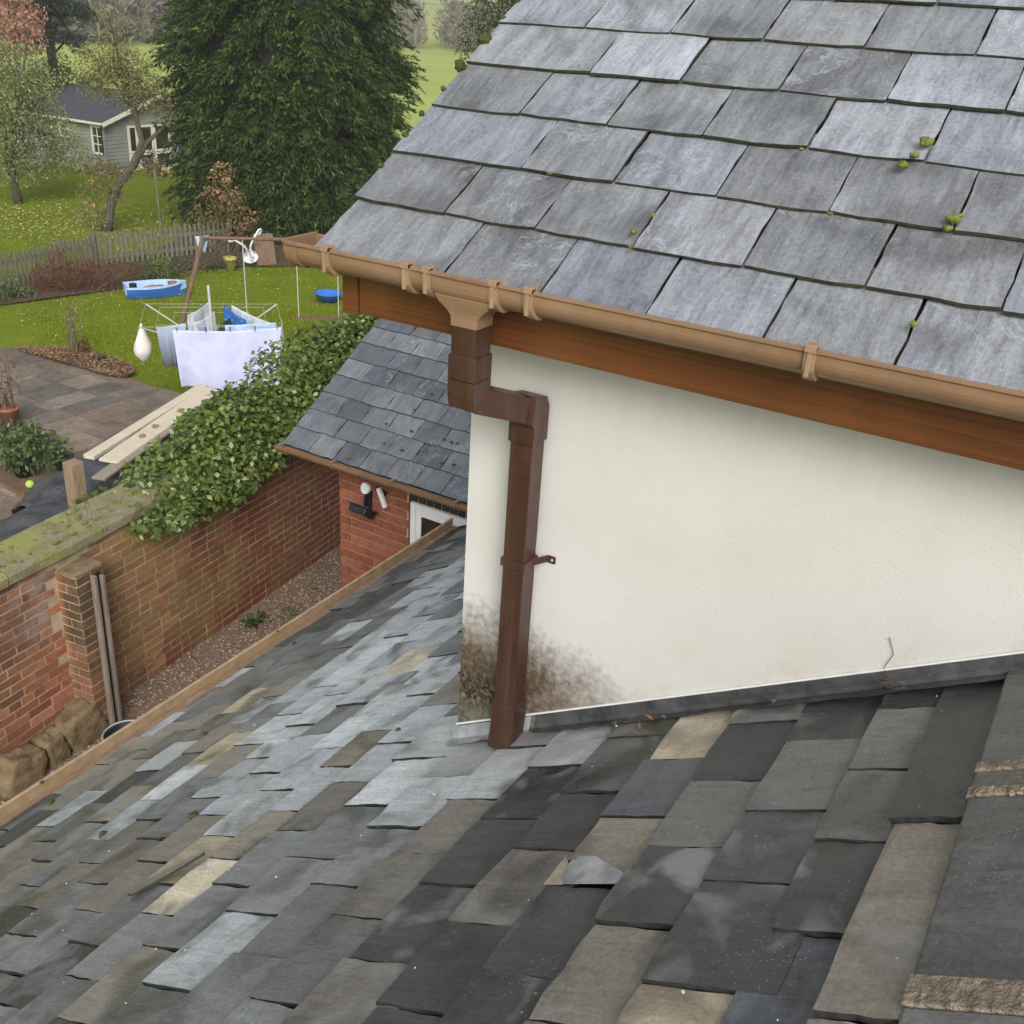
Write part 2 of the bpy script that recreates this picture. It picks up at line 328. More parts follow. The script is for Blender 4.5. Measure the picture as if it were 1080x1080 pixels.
M['wood_green'] = tinted('late_wood_leaf', (.13,.13,.06), (.27,.25,.13), (.30,.2,.13), rough=.9, spec=.1, trans=.2, scale=.06)
M['bark'] = simple('tree_bark', (.05,.038,.028), (.13,.105,.08), 9, .95, .8, 40, stretch=(3,3,.6), bd=.02)
M['twig'] = simple('thin_twig', (.085,.06,.042), (.17,.125,.09), 14, .9, .3)
M['sheet'] = simple('pale_lilac_cotton', (.50,.53,.74), (.56,.59,.80), 3, .9, .08, 60)
M['white_cloth'] = simple('white_cotton', (.62,.64,.68), (.70,.72,.75), 6, .9, .1, 60)
def shirt_material():
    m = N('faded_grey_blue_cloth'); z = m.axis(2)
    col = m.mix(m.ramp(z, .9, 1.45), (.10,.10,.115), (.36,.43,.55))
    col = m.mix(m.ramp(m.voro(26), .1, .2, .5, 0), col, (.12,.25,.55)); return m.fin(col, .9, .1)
M['shirt'] = shirt_material()
def towel_material():
    m = N('blue_print_cotton')
    col = m.mix(m.ramp(m.voro(17), .18, .3, 1, 0), (.035,.15,.46), (.3,.42,.62)); return m.fin(col, .9, .1)
M['towel_blue'] = towel_material()
def towel2():
    m = N('white_and_blue_print')
    col = m.mix(m.ramp(m.voro(13), .14, .24, .8, 0), (.60,.64,.68), (.22,.36,.55)); return m.fin(col, .9, .1)
M['towel_white'] = towel2()
M['bag'] = simple('cream_plastic_bag', (.66,.62,.54), (.76,.73,.66), 7, .5, .4, 20, bd=.02)
M['boat_blue'] = simple('blue_plastic', (.030,.125,.42), (.045,.165,.52), 4, .4, 0)
M['boat_pale'] = simple('pale_blue_plastic', (.32,.46,.72), (.42,.56,.80), 9, .5, .1)
M['sand'] = simple('damp_sand', (.22,.14,.085), (.34,.23,.15), 20, .95, .6, 60)
M['terracotta'] = simple('terracotta', (.22,.085,.045), (.32,.13,.075), 8, .85, .2)
M['yellow'] = simple('faded_yellow_glaze', (.36,.33,.06), (.45,.42,.11), 8, .6, .1)
M['lime'] = simple('lime_green_plastic', (.36,.52,.08), (.45,.6,.12), 6, .5, 0)
def tarp_material():
    m = N('black_plastic_tarpaulin')
    col = m.mix(m.ramp(m.noise(4, 4), .35, .65), (.026,.028,.032), (.075,.081,.092))
    m.bump(m.noise(9, 5, .6, m.pos((1,2.5,1)), 1.2), .9, .05); return m.fin(col, .32, .6)
M['tarp'] = tarp_material()
M['shed_wall'] = None
def shed_material():
    m = N('grey_green_weatherboard'); col = m.mix(m.ramp(m.noise(2.5, 4), .3, .7), (.185,.205,.175), (.235,.255,.215)); return m.fin(col, .75, .3)
M['shed_wall'] = shed_material()
M['shed_trim'] = simple('cream_paint', (.58,.55,.44), (.66,.63,.52), 5, .6, .05)
M['shed_roof'] = simple('charcoal_felt', (.040,.040,.050), (.075,.075,.088), 6, .9, .6, 70)
M['metal_white'] = simple('white_painted_metal', (.60,.62,.64), (.72,.73,.74), 10, .5, .1)

# ------------------------------------------------------------------ mesh helpers
ORG = {}                                    # object name -> world position of its origin
class MB:
    def __init__(s): s.v = []; s.f = []
    def add(s, vs, fs):
        o = len(s.v); s.v += [tuple(map(float, p)) for p in vs]; s.f += [tuple(i+o for i in f) for f in fs]; return s
    def box(s, a, b, mat=None):
        x0,y0,z0 = a; x1,y1,z1 = b
        vs = [(x0,y0,z0),(x1,y0,z0),(x1,y1,z0),(x0,y1,z0),(x0,y0,z1),(x1,y0,z1),(x1,y1,z1),(x0,y1,z1)]
        if mat is not None: vs = [tuple(mat @ Vector(p)) for p in vs]
        return s.add(vs, [(0,3,2,1),(4,5,6,7),(0,1,5,4),(1,2,6,5),(2,3,7,6),(3,0,4,7)])
    def bar(s, p, q, wd, ht, upv=(0,0,1)):  # square bar from p to q
        p, q = Vector(p), Vector(q); d = (q-p).normalized(); sd_ = d.cross(Vector(upv))
        if sd_.length < 1e-4: sd_ = d.cross(Vector((1,0,0)))
        sd_.normalize(); u = sd_.cross(d)
        vs = []
        for c in (p, q):
            for a, b in ((-1,-1),(1,-1),(1,1),(-1,1)): vs.append(c + sd_*a*wd/2 + u*b*ht/2)
        return s.add(vs, [(3,2,1,0),(4,5,6,7),(0,1,5,4),(1,2,6,5),(2,3,7,6),(3,0,4,7)])
    def tube(s, pts, rad, n=8, cap=True):
        pts = [Vector(p) for p in pts]; rad = rad if isinstance(rad, (list,tuple)) else [rad]*len(pts)
        vs = []; prev = None
        for i, p in enumerate(pts):
            d = (pts[min(i+1,len(pts)-1)] - pts[max(i-1,0)]).normalized()
            a = d.cross(Vector((0,0,1)) if abs(d.z) < .95 else Vector((1,0,0))) if prev is None else (prev - d*prev.dot(d))
            a.normalize(); prev = a; b = d.cross(a)
            for k in range(n):
                t = 2*math.pi*k/n; vs.append(p + (a*math.cos(t) + b*math.sin(t))*rad[i])
        fs = [(i*n+k, i*n+(k+1)%n, (i+1)*n+(k+1)%n, (i+1)*n+k) for i in range(len(pts)-1) for k in range(n)]
        if cap: fs += [tuple(range(n))[::-1], tuple((len(pts)-1)*n+k for k in range(n))]
        return s.add(vs, fs)
    def prism(s, prof, axis, a, b):         # closed 2-D profile swept along an axis from a to b
        n = len(prof); mk = {'x': lambda u,v,t: (t,u,v), 'y': lambda u,v,t: (u,t,v), 'z': lambda u,v,t: (u,v,t)}[axis]
        vs = [mk(u,v,a) for u,v in prof] + [mk(u,v,b) for u,v in prof]
        return s.add(vs, [(i,(i+1)%n,n+(i+1)%n,n+i) for i in range(n)] + [tuple(range(n))[::-1], tuple(range(n,2*n))])
    def lathe(s, prof, c, n=16, cap=True):            # prof: (radius, z)
        vs = [(c[0]+r*math.cos(2*math.pi*k/n), c[1]+r*math.sin(2*math.pi*k/n), c[2]+z) for r,z in prof for k in range(n)]
        fs = [(i*n+k, i*n+(k+1)%n, (i+1)*n+(k+1)%n, (i+1)*n+k) for i in range(len(prof)-1) for k in range(n)]
        if cap and prof[0][0] > 1e-4: fs.append(tuple(range(n))[::-1])
        if cap and prof[-1][0] > 1e-4: fs.append(tuple((len(prof)-1)*n+k for k in range(n)))
        return s.add(vs, fs)
    def blob(s, c, r, seed=0, amp=.25, sub=2, freq=2.):
        bm = bmesh.new(); bmesh.ops.create_icosphere(bm, subdivisions=sub, radius=1)
        r = r if isinstance(r, (tuple,list)) else (r,r,r); vs = []
        for v in bm.verts:
            k = 1 + amp*mnoise.noise(v.co*freq + Vector((seed*3.1, seed*1.7, seed)))*2
            vs.append((c[0]+v.co.x*r[0]*k, c[1]+v.co.y*r[1]*k, c[2]+v.co.z*r[2]*k))
        fs = [tuple(v.index for v in f.verts) for f in bm.faces]; bm.free(); return s.add(vs, fs)
    def build(s, name, m, parent=None, smooth=False, org=None, bevel=0):
        me = bpy.data.meshes.new(name)
        if parent is not None: o_ = ORG[parent.name]
        elif org is not None: o_ = Vector(org)
        else:
            a = np.array(s.v); o_ = Vector(((a[:,0].min()+a[:,0].max())/2, (a[:,1].min()+a[:,1].max())/2, a[:,2].min()))
        me.from_pydata([(x-o_[0], y-o_[1], z-o_[2]) for x,y,z in s.v], [], s.f)
        o = finish(name, me, m, parent, o_, smooth)
        if bevel:
            b = o.modifiers.new('bevel', 'BEVEL'); b.width = bevel; b.segments = 2; b.limit_method = 'ANGLE'
        return o
def finish(name, me, m, parent, o_, smooth=False):
    if m is not None: me.materials.append(m)
    if smooth:
        for p in me.polygons: p.use_smooth = True
    me.validate(); me.update()
    o = bpy.data.objects.new(name, me); C.objects.link(o)
    if parent is not None: o.parent = parent
    else: o.location = o_
    ORG[o.name] = Vector(o_); return o
def tag(o, label=None, cat=None, group=None, kind=None):
    if label: o['label'] = label
    if cat: o['category'] = cat
    if group: o['group'] = group
    if kind: o['kind'] = kind
    return o
def thing(name, loc, label, cat, group=None):
    o = bpy.data.objects.new(name, None); C.objects.link(o); o.location = loc; o.empty_display_size = .1
    ORG[o.name] = Vector(loc); return tag(o, label, cat, group)
def piece(name, me, parent, mw, color=None):  # a shared-mesh piece placed by its world matrix under a thing
    o = bpy.data.objects.new(name, me); C.objects.link(o); o.parent = parent
    o.matrix_basis = Matrix.Translation(-ORG[parent.name]) @ mw
    if color is not None: o.color = (*color, 1)
    ORG[o.name] = ORG[parent.name]; return o
def frame(X, Y, Z, loc, sx=1, sy=1, sz=1):
    m = Matrix.Identity(4)
    for i in range(3): m[i][0] = X[i]*sx; m[i][1] = Y[i]*sy; m[i][2] = Z[i]*sz; m[i][3] = loc[i]
    return m
def fast_mesh(name, verts, faces_n, m, parent=None, org=None, kind=None):
    """verts (N*k,3): every k consecutive vertices are one polygon"""
    k = faces_n; nv = len(verts); nf = nv//k
    o_ = ORG[parent.name] if parent is not None else Vector(org if org is not None else (verts[:,0].mean(), verts[:,1].mean(), verts[:,2].min()))
    me = bpy.data.meshes.new(name); me.vertices.add(nv); me.vertices.foreach_set('co', (verts - np.array(o_)).astype(np.float32).ravel())
    me.loops.add(nv); me.loops.foreach_set('vertex_index', np.arange(nv, dtype=np.int32))
    me.polygons.add(nf); me.polygons.foreach_set('loop_start', np.arange(0, nv, k, dtype=np.int32)); me.polygons.foreach_set('loop_total', np.full(nf, k, dtype=np.int32))
    o = finish(name, me, m, parent, o_)
    if kind: o['kind'] = kind
    return o
def unit_rows(a): return a/np.maximum(np.linalg.norm(a, axis=1, keepdims=True), 1e-9)
def leaf_verts(P, D, Nn, L, W):
    """kite leaves: base P, direction D, surface normal near Nn, length L, width W (arrays)"""
    D = unit_rows(D); Sd = unit_rows(np.cross(D, Nn)); Up = np.cross(Sd, D)
    L = np.asarray(L).reshape(-1,1)*np.ones((len(P),1)); W = np.asarray(W).reshape(-1,1)*np.ones((len(P),1))
    a = P; b = P + D*L*.45 + Sd*W*.5 + Up*W*.18; c = P + D*L; d = P + D*L*.45 - Sd*W*.5 + Up*W*.18
    return np.stack([a,b,c,d], 1).reshape(-1,3)
def rand_dirs(n): return unit_rows(rng.normal(size=(n,3)))
def leaves(name, P, D, Nn, L, W, m, parent=None, kind=None): return fast_mesh(name, leaf_verts(P, D, Nn, L, W), 4, m, parent, kind=kind)
def in_lumps(lumps, n, shell=.55):
    """random points through lumpy ellipsoids, more towards the skin; returns points and outward directions"""
    vol = np.array([l[3]*l[4]*l[5] for l in lumps])**.7; idx = rng.choice(len(lumps), n, p=vol/vol.sum())
    A = np.array(lumps); d = rand_dirs(n); r = shell + (1-shell)*rng.random(n)**.6
    return A[idx,:3] + d*A[idx,3:6]*r[:,None], d

# ------------------------------------------------------------------ slates
M['slate_edge'] = simple('dirty_shaded_slate_edge', (.016,.017,.016), (.045,.046,.042), 60, .8, .4)  # shadow at the slate joints painted into the edge colour, on top of dirt
M['slate_edge_mossy_shaded'] = simple('mossy_shaded_slate_edge', (.018,.018,.014), (.05,.055,.026), 40, .9, .5)  # mossy edges, darkened to paint in the shade between slates
def slate_meshes(n, m, rough, nx=4, edge='slate_edge'):
    """unit slates: x across (-.5..5), y up the slope (0 tail .. 1 head), z thickness 0..1, riven edges"""
    res = []
    for k in range(n):
        r = random.Random(100+k+int(rough*1000)); top = []
        xs = [-.5 + i/nx for i in range(nx+1)]
        j = lambda a: r.uniform(-a, a)
        for i, x in enumerate(xs): top.append((x + j(rough*.3), j(rough) + (rough*1.5*r.random() if i in (0, nx) else 0)))
        for t in (.14, .3, .46, .62, .8): top.append((.5 + j(rough*.75), t + j(.03)))
        top += [(.5, 1), (-.5, 1)]
        for t in (.8, .62, .46, .3, .14): top.append((-.5 + j(rough*.75), t + j(.03)))
        c = len(top); vs = []
        for x, y in top: vs.append((x, y, 1 + j(.08)))
        for x, y in top: vs.append((x*1.0 + j(rough*.45), y - abs(j(rough*.5)), 0))
        fs = [tuple(range(c))] + [(i, c+i, c+(i+1)%c, (i+1)%c) for i in range(c)] + [tuple(range(c, 2*c))[::-1]]
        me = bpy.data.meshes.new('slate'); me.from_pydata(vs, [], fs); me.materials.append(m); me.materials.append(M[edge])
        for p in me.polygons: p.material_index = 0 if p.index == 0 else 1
        me.validate(); res.append(me)
    return res
def jit(c, a, r=random):
    k = 1 + r.uniform(-a, a); return tuple(max(0, x*k*(1 + r.uniform(-.004,.004))) for x in c)
def visible(p): 
    u, v, d = frame_pos(p); return -.06 < u < 1.06 and -.06 < v < 1.06
def joined(name, parent, items, m):
    """pieces past the limit: real geometry joined into one part"""
    mb = MB(); 
    for me, mw in items:
        mb.add([tuple(mw @ v.co) for v in me.vertices], [tuple(p.vertices) for p in me.polygons])
    if mb.v:
        o = mb.build(name, m, parent); o['kind'] = 'stuff'; o.color = (.15,.15,.15,1); return o

# ================================================================== MAIN HOUSE (white wall, slate roof, gutter)
WX = 2.2; GY = 1.41                         # plane of the white wall; corner
house = thing('house', (WX+1.6, GY-2.0, 0), 'white roughcast house with blue grey slate roof and brown square downpipe', 'house')
def zn(y): return ZC - 1.263 - .5866*y      # top of the old roof's deck at distance y
b = MB(); ph = [(WX, -3.2), (WX, GY), (WX+3.2, GY), (WX+3.2, -3.2)]
b.box((WX, -3.2, 0), (WX+3.2, GY, 5.36))
b.prism([(WX, 5.36), (WX+3.2, 5.36), (WX+1.6, 5.36+1.6*math.tan(pitch_main)-.02)], 'y', -3.2, GY)  # gable
b.v = [(x, y, z) for x, y, z in b.v]
wall = b.build('rendered_wall', M['render'], house)
# the prism profile is (x, z) already
tn = math.tan(pitch_main); EX, EZ, VY = 1.95, ZC-.535, 1.742
def zm(x): return EZ + (x-EX)*tn            # slate surface of the main roof
b = MB()
b.prism([(EX+.03, zm(EX+.03)-.052), (EX+.03, zm(EX+.03)-.07), (WX+1.6, zm(WX+1.6)-.07), (WX+1.6, zm(WX+1.6)-.052)], 'y', -3.3, VY-.02)
xe = 2*(WX+1.6)-EX
b.prism([(WX+1.6, zm(WX+1.6)-.03), (WX+1.6, zm(WX+1.6)-.065), (xe, zm(EX)-.065), (xe, zm(EX)-.03)], 'y', -3.3, VY-.02)
b.build('roof_deck', M['deck'], house)
sm = slate_meshes(9, M['slate_main'], .012, edge='slate_edge_mossy_shaded')
cm, smn = math.cos(pitch_main), math.sin(pitch_main); g = .1635/cm
main_tones = [srgb(136,140,149), srgb(145,149,157), srgb(124,127,132), srgb(153,156,164), srgb(129,132,136), srgb(141,144,148)]
rr = random.Random(5)
def lay(name, parent, meshes, orig, X, Y, Zv, width, gauge, length, t, tilt, color, twist=.0, lift=0, r=rr):
    """one slate: tail centre at orig, X across, Y up slope, Zv normal"""
    a = -tilt; Xv, Yv, Zz = Vector(X), Vector(Y), Vector(Zv)
    q = Matrix.Rotation(a, 3, Xv); Y2, Z2 = q @ Yv, q @ Zz
    if twist:
        q2 = Matrix.Rotation(twist, 3, Y2); Xv, Z2 = q2 @ Xv, q2 @ Z2
    q3 = Matrix.Rotation(r.uniform(-.006, .006), 3, Z2); Xv, Y2 = q3 @ Xv, q3 @ Y2
    mw = frame(Xv, Y2, Z2, Vector(orig) + Zz*lift, width, length, t)
    return piece(name, r.choice(meshes), parent, mw, color)
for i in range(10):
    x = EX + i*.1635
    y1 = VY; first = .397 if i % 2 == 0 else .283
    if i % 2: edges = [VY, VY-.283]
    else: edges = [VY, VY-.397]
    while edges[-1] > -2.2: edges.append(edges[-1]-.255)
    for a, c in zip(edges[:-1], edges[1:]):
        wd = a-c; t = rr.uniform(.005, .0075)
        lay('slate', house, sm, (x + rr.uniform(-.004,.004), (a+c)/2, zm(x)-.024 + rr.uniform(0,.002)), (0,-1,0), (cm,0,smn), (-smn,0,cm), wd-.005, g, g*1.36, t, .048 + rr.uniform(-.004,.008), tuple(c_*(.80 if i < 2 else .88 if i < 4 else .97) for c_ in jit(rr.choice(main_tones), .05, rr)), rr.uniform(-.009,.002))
# under-eave course and verge slates seen edge-on
b = MB(); b.prism([(EX+.012, zm(EX)-.034), (EX+.012, zm(EX)-.027), (EX+.09, zm(EX+.09)-.036), (EX+.09, zm(EX+.09)-.042)], 'y', -3.2, VY-.006); b.build('under_eave_course', M['deck'], house)
# verge board and box end
b = MB(); b.prism([(2.05, zm(2.05)-.075), (2.05, zm(2.05)-.19), (WX+1.6, zm(WX+1.6)-.19), (WX+1.6, zm(WX+1.6)-.075)], 'y', VY-.06, VY-.035)
b.prism([(WX+1.603, zm(WX+1.6)-.075), (WX+1.603, zm(WX+1.6)-.19), (xe-.1, zm(2.05)-.19), (xe-.1, zm(2.05)-.075)], 'y', VY-.06, VY-.035)
b.build('bargeboard', M['oak'], house)
FX = 2.03
b = MB(); b.box((FX, -3.25, ZC-.716), (FX+.02, VY-.085, ZC-.575)); b.build('fascia_board', M['oak'], house, bevel=.003)
b = MB(); b.box((FX-.004, VY-.083, ZC-.722), (FX+.13, VY-.033, ZC-.578)); b.build('box_end', M['oak'], house, bevel=.003)
b = MB(); b.box((FX+.021, -3.2, ZC-.71), (WX+.02, VY-.09, ZC-.702)); b.build('soffit', M['oak'], house)
# gutter: ogee-like profile, x towards the house, closed ring of outer and inner skin
def gutter_profile(s=1., t=.0035):
    outer = [(.003,.003), (-.004,.002), (-.0045,-.006), (0,-.009), (0,-.028), (.0018,-.037), (.0055,-.046), (.011,-.054), (.019,-.061), (.029,-.067), (.042,-.07), (.082,-.07), (.1,-.062), (.11,-.045), (.112,.004)]
    inner = [(x + t*(1 if x < .05 else -1), z + (t if z < -.035 else 0)) for x, z in outer]; inner[:4] = [(.005,.002), (.0045,-.002), (.004,-.006), (t,-.009)]; inner[-1] = (.112-t, .004)
    return [(x*s, z*s*.88) for x, z in outer], [(x*s, z*s*.88) for x, z in inner]
def gutter_mb(x0, z0, ya, yb, s=1., grow=0.):
    o, i = gutter_profile(s); prof = [(x0 + x - (grow if x < .05 else -grow), z0 + z - grow*(z < -.03)) for x, z in o] + [(x0+x, z0+z) for x, z in i[::-1]]
    b = MB(); n = len(o)
    vs = [(x, ya, z) for x, z in prof] + [(x, yb, z) for x, z in prof]; N2 = 2*n
    fs = [(k, k+1, N2+k+1, N2+k) for k in range(N2-1)] + [(N2-1, 0, N2, 2*N2-1)]
    for base in (0, N2):
        fs += [(base+k, base+k+1, base+N2-2-k, base+N2-1-k) for k in range(n-1)]
    return b.add(vs, fs)
GX, GZ = 1.912, ZC-.537
gut = gutter_mb(GX, GZ, -3.3, 1.79).build('gutter', M['gutter'], house, bevel=.0012)
b = MB(); b.box((GX+.034, -3.2, GZ-.0575), (GX+.09, 1.75, GZ-.044)); b.build('silt', M['soil'], gut)
def clip(y, wd=.02, grow=.0085):
    b = gutter_mb(GX, GZ+.002, y-wd/2, y+wd/2, 1., grow)
    b.box((GX-.0105, y-wd/2, GZ-.004), (GX+.018, y+wd/2, GZ+.0105))      # hook over the front lip
    b.box((GX-.0125, y-wd*.22, GZ-.052), (GX-.0055, y+wd*.22, GZ-.005))     # rib
    return b.build('gutter_clip', M['clip'], gut, bevel=.0015)
for y in (1.66, 1.42, 1.36, 1.18, 1.09, .47, -.5, -1.4): clip(y, .022)
o, i_ = gutter_profile(); b = MB(); b.prism([(GX-.005+x*1.07, GZ+.005+z*1.06) for x, z in o], 'y', 1.788, 1.796)
b.add(*(lambda q: (q.v, q.f))(gutter_mb(GX, GZ+.001, 1.755, 1.789, 1., .005))); b.build('stop_end', M['gutter'], gut, bevel=.0015)
# running outlet: swollen piece and square spigot
OY = 1.265
b = gutter_mb(GX, GZ+.0005, 1.19, 1.35, 1., .0045)
def loft(b, rings):
    n = len(rings[0]); vs = [p for r_ in rings for p in r_]
    fs = [(i*n+k, i*n+(k+1)%n, (i+1)*n+(k+1)%n, (i+1)*n+k) for i in range(len(rings)-1) for k in range(n)]
    return b.add(vs, fs + [tuple(range(n))[::-1], tuple((len(rings)-1)*n+k for k in range(n))])
def rect(cx, cy, z, hx, hy): return [(cx-hx, cy-hy, z), (cx+hx, cy-hy, z), (cx+hx, cy+hy, z), (cx-hx, cy+hy, z)]
PX = 1.958
loft(b, [rect(PX, OY, GZ-.048, .046, .078), rect(PX, OY, GZ-.066, .042, .066), rect(PX, OY, GZ-.083, .037, .046), rect(PX, OY, GZ-.095, .0355, .037), rect(PX, OY, GZ-.118, .0355, .0355)])
b.build('running_outlet', M['gutter'], gut, bevel=.002)
# downpipe
pipe = None
h = .0325; WPX = WX-.055; WPY = 1.2
b = MB(); b.box((WPX-h, WPY-h, zn(WPY)+.11), (WPX+h, WPY+h, ZC-.865)); pipe = b.build('downpipe', M['pipe'], house, bevel=.003)
b = MB(); b.box((PX-.034, OY-.034, GZ-.21), (PX+.034, OY+.034, GZ-.112)); b.box((PX-.038, OY-.038, GZ-.245), (PX+.038, OY+.038, GZ-.185)); b.build('pipe_socket', M['pipe'], pipe, bevel=.003)
b = MB()
zt = GZ-.246                               # upper bend, offset leg, lower bend
loft(b, [rect(PX, OY, zt, .037, .037), rect(PX, OY, zt-.035, .037, .037), [(PX+.0-.030, OY-.037, zt-.070), (PX+.050, OY-.037, zt-.028), (PX+.050, OY+.037, zt-.028), (PX-.030, OY+.037, zt-.070)]])
b.build('upper_bend', M['pipe'], pipe, bevel=.002)
b = MB(); A0, A1 = Vector((PX+.012, OY, zt-.052)), Vector((WPX-.006, WPY, zt-.115)); b.bar(A0, A1, .066, .066); b.build('offset_leg', M['pipe'], pipe, bevel=.002)
b = MB(); loft(b, [[(WPX-.046, WPY-.037, zt-.140), (WPX-.030, WPY-.037, zt-.068), (WPX-.030, WPY+.037, zt-.068), (WPX-.046, WPY+.037, zt-.140)],
                   [(WPX-.037, WPY-.037, zt-.152), (WPX+.020, WPY-.037, zt-.078), (WPX+.020, WPY+.037, zt-.078), (WPX-.037, WPY+.037, zt-.152)],
                   [(WPX-.037, WPY-.037, zt-.162), (WPX+.037, WPY-.037, zt-.105), (WPX+.037, WPY+.037, zt-.105), (WPX-.037, WPY+.037, zt-.162)],
                   rect(WPX, WPY, zt-.20, .037, .037)]); b.build('lower_bend', M['pipe'], pipe, bevel=.002)
zc = ZC-1.335
b = MB(); b.box((WPX-h-.005, WPY-h-.005, zc-.012), (WPX+h+.004, WPY+h+.005, zc+.012)); b.bar((WPX+.01, WPY-h-.004, zc), (WX-.004, WPY-h-.03, zc+.004), .004, .02)
b.box((WX-.006, WPY-h-.052, zc-.009), (WX-.001, WPY-h-.028, zc+.013)); b.build('pipe_clip', M['pipe'], pipe, bevel=.0015)
b = MB(); b.tube([(WX-.0085, WPY-h-.043, zc+.003), (WX-.004, WPY-h-.043, zc+.003)], .004, 8); b.build('clip_screw', M['steel'], pipe)
b = MB(); zb = zn(WPY)
loft(b, [rect(WPX, WPY, zb+.17, .037, .037), rect(WPX, WPY, zb+.10, .038, .038), rect(WPX-.002, WPY, zb+.085, .038, .037), rect(WPX-.012, WPY, zb+.014, .040, .037)])
b.build('pipe_shoe', M['pipe'], pipe, bevel=.003)
# lead flashing along the foot of the white wall, stop bead above it
def along(y0, y1, n, f):
    return [f(y0 + (y1-y0)*k/n) for k in range(n+1)]
def strip(b, rows, thick):                  # rows: list of polylines (same length) -> sheet with thickness along a vector
    m_ = len(rows[0]); t = Vector(thick); vs = [p for r_ in rows for p in r_]; k = len(vs); vs += [tuple(Vector(p)+t) for p in vs]; fs = []
    R_ = len(rows)
    for i in range(R_-1):
        for j in range(m_-1):
            a = i*m_+j; fs += [(a, a+1, a+m_+1, a+m_), (k+a, k+a+m_, k+a+m_+1, k+a+1)]
    for j in range(m_-1): fs += [(j, k+j, k+j+1, j+1), ((R_-1)*m_+j, (R_-1)*m_+j+1, k+(R_-1)*m_+j+1, k+(R_-1)*m_+j)]
    for i in range(R_-1): fs += [(i*m_, (i+1)*m_, k+(i+1)*m_, k+i*m_), (i*m_+m_-1, k+i*m_+m_-1, k+(i+1)*m_+m_-1, (i+1)*m_+m_-1)]
    return b.add(vs, fs)
b = MB(); r5 = random.Random(3); wob = lambda a: r5.uniform(-a, a)
ys = [1.13 - k*.05 for k in range(29)]
strip(b, [[(WX-.009, y, zn(y)+.072) for y in ys], [(WX-.010+wob(.001), y, zn(y)+.04) for y in ys], [(WX-.014+wob(.002), y, zn(y)+.027) for y in ys], [(WX-.04+wob(.005), y, zn(y)+.026+wob(.0015)) for y in ys]], (.0045, 0, -.004))
b.build('lead_flashing', M['lead'], house)
b = MB(); ysb = [GY+.003] + [1.2, .8, .4, -.1]
b.bar((WX-.004, GY+.002, zn(GY)+.075), (WX-.004, -.27, zn(-.27)+.075), .006, .0045); b.build('stop_bead', M['bead'], house)
b = MB(); ys = [1.15 + k*.045 for k in range(7)]
strip(b, [[(WX-.007, y, zn(y)+.069) for y in ys], [(WX-.009+wob(.001), y, zn(y)+.04) for y in ys], [(WX-.016, y, zn(y)+.026) for y in ys], [(WX-.05+wob(.008), y, zn(y)+.0255+wob(.001)) for y in ys]], (.003, 0, -.004))
b.build('corner_lead', M['lead_pale'], house)
# moss cushions on the main roof
for x, y, s in [(2.47,.45,.021),(2.43,.46,.014),(2.40,.475,.017),(2.28,.33,.019),(2.255,.335,.015),(2.03,.32,.012),(2.13,.96,.010),(2.18,.94,.008),(2.25,1.25,.010),(2.25,.57,.009),(2.29,.32,.009),(2.09,.945,.008),(2.41,.70,.008),(2.6,.27,.013)]:
    MB().blob((x, y, zm(x)+.001), (s*.95, s*.7, s*.5), seed=int(x*999), amp=.3, sub=2, freq=2.6).build('moss_clump', M['moss'], house, smooth=True)
for k in range(14):
    x = 2.25 + k*.085 + rr.uniform(-.03,.03); s = rr.uniform(.008, .018) if k > 3 else .008
    MB().blob((x, VY+rr.uniform(-.008,.008), zm(x)-.016), s, seed=k, amp=.35, freq=2.4).build('moss_clump', M['moss_dark'], house, smooth=True)

# ================================================================== OLD ROOF IN THE FOREGROUND
cn, sn_ = math.cos(pitch_near), math.sin(pitch_near)
lean = thing('lean_to', (3.0, 1.7, 0), 'low outbuilding in the foreground with an old roof of mottled grey and tan slates', 'outbuilding')
skew = .043
def near_pt(x, s, lift=0):                  # slope distance s from the ridge line, fanned slightly as the old roof is out of square
    y = (-.03 + s*cn); y += max(0, x-1.8)*skew*max(0, min(1, y/3.4))
    return Vector((x, y + sn_*lift, zn(y) + cn*lift))
SE = 4.07
b = MB(); lo = -.022
P = [near_pt(.1, -.02, lo), near_pt(5.66, -.02, lo), near_pt(5.66, SE-.05, lo), near_pt(.1, SE-.05, lo)]
b.add([tuple(p) for p in P] + [tuple(p - Vector((0,0,.12))) for p in P], [(0,1,2,3),(7,6,5,4),(0,4,5,1),(1,5,6,2),(2,6,7,3),(3,7,4,0)])
b.build('roof_deck', M['deck'], lean)
b = MB(); b.box((.2, 3.05, .3), (5.6, 3.28, 2.75)); b.box((.2, -3.2, .3), (2.15, -3.0, 4.0)); b.build('brick_wall', M['brick_old'], lean).color = (.2,.07,.04,1)
nm = slate_meshes(14, M['slate_near'], .019); nm_long = slate_meshes(3, M['slate_near'], .009, 6)
bounds = [0, .136, .276, .463, .65, .832, 1.02, 1.22, 1.415, 1.62, 1.84, 2.035, 2.215, 2.41, 2.61, 2.81, 3.0, 3.19, 3.38, 3.58, 3.78, 3.97, 4.10]
T = dict(dark=srgb(62,63,63), dark2=srgb(50,51,53), mid=srgb(100,101,100), brown=srgb(108,104,97), light=srgb(166,171,174), pale=srgb(188,193,195), tan=srgb(164,153,131), tan2=srgb(130,124,112), cream=srgb(198,188,165), blue=srgb(76,80,86), blue2=srgb(92,97,105), purple=srgb(71,73,77), green=srgb(74,74,56), mgrey=srgb(120,122,123), stone=srgb(120,114,104))
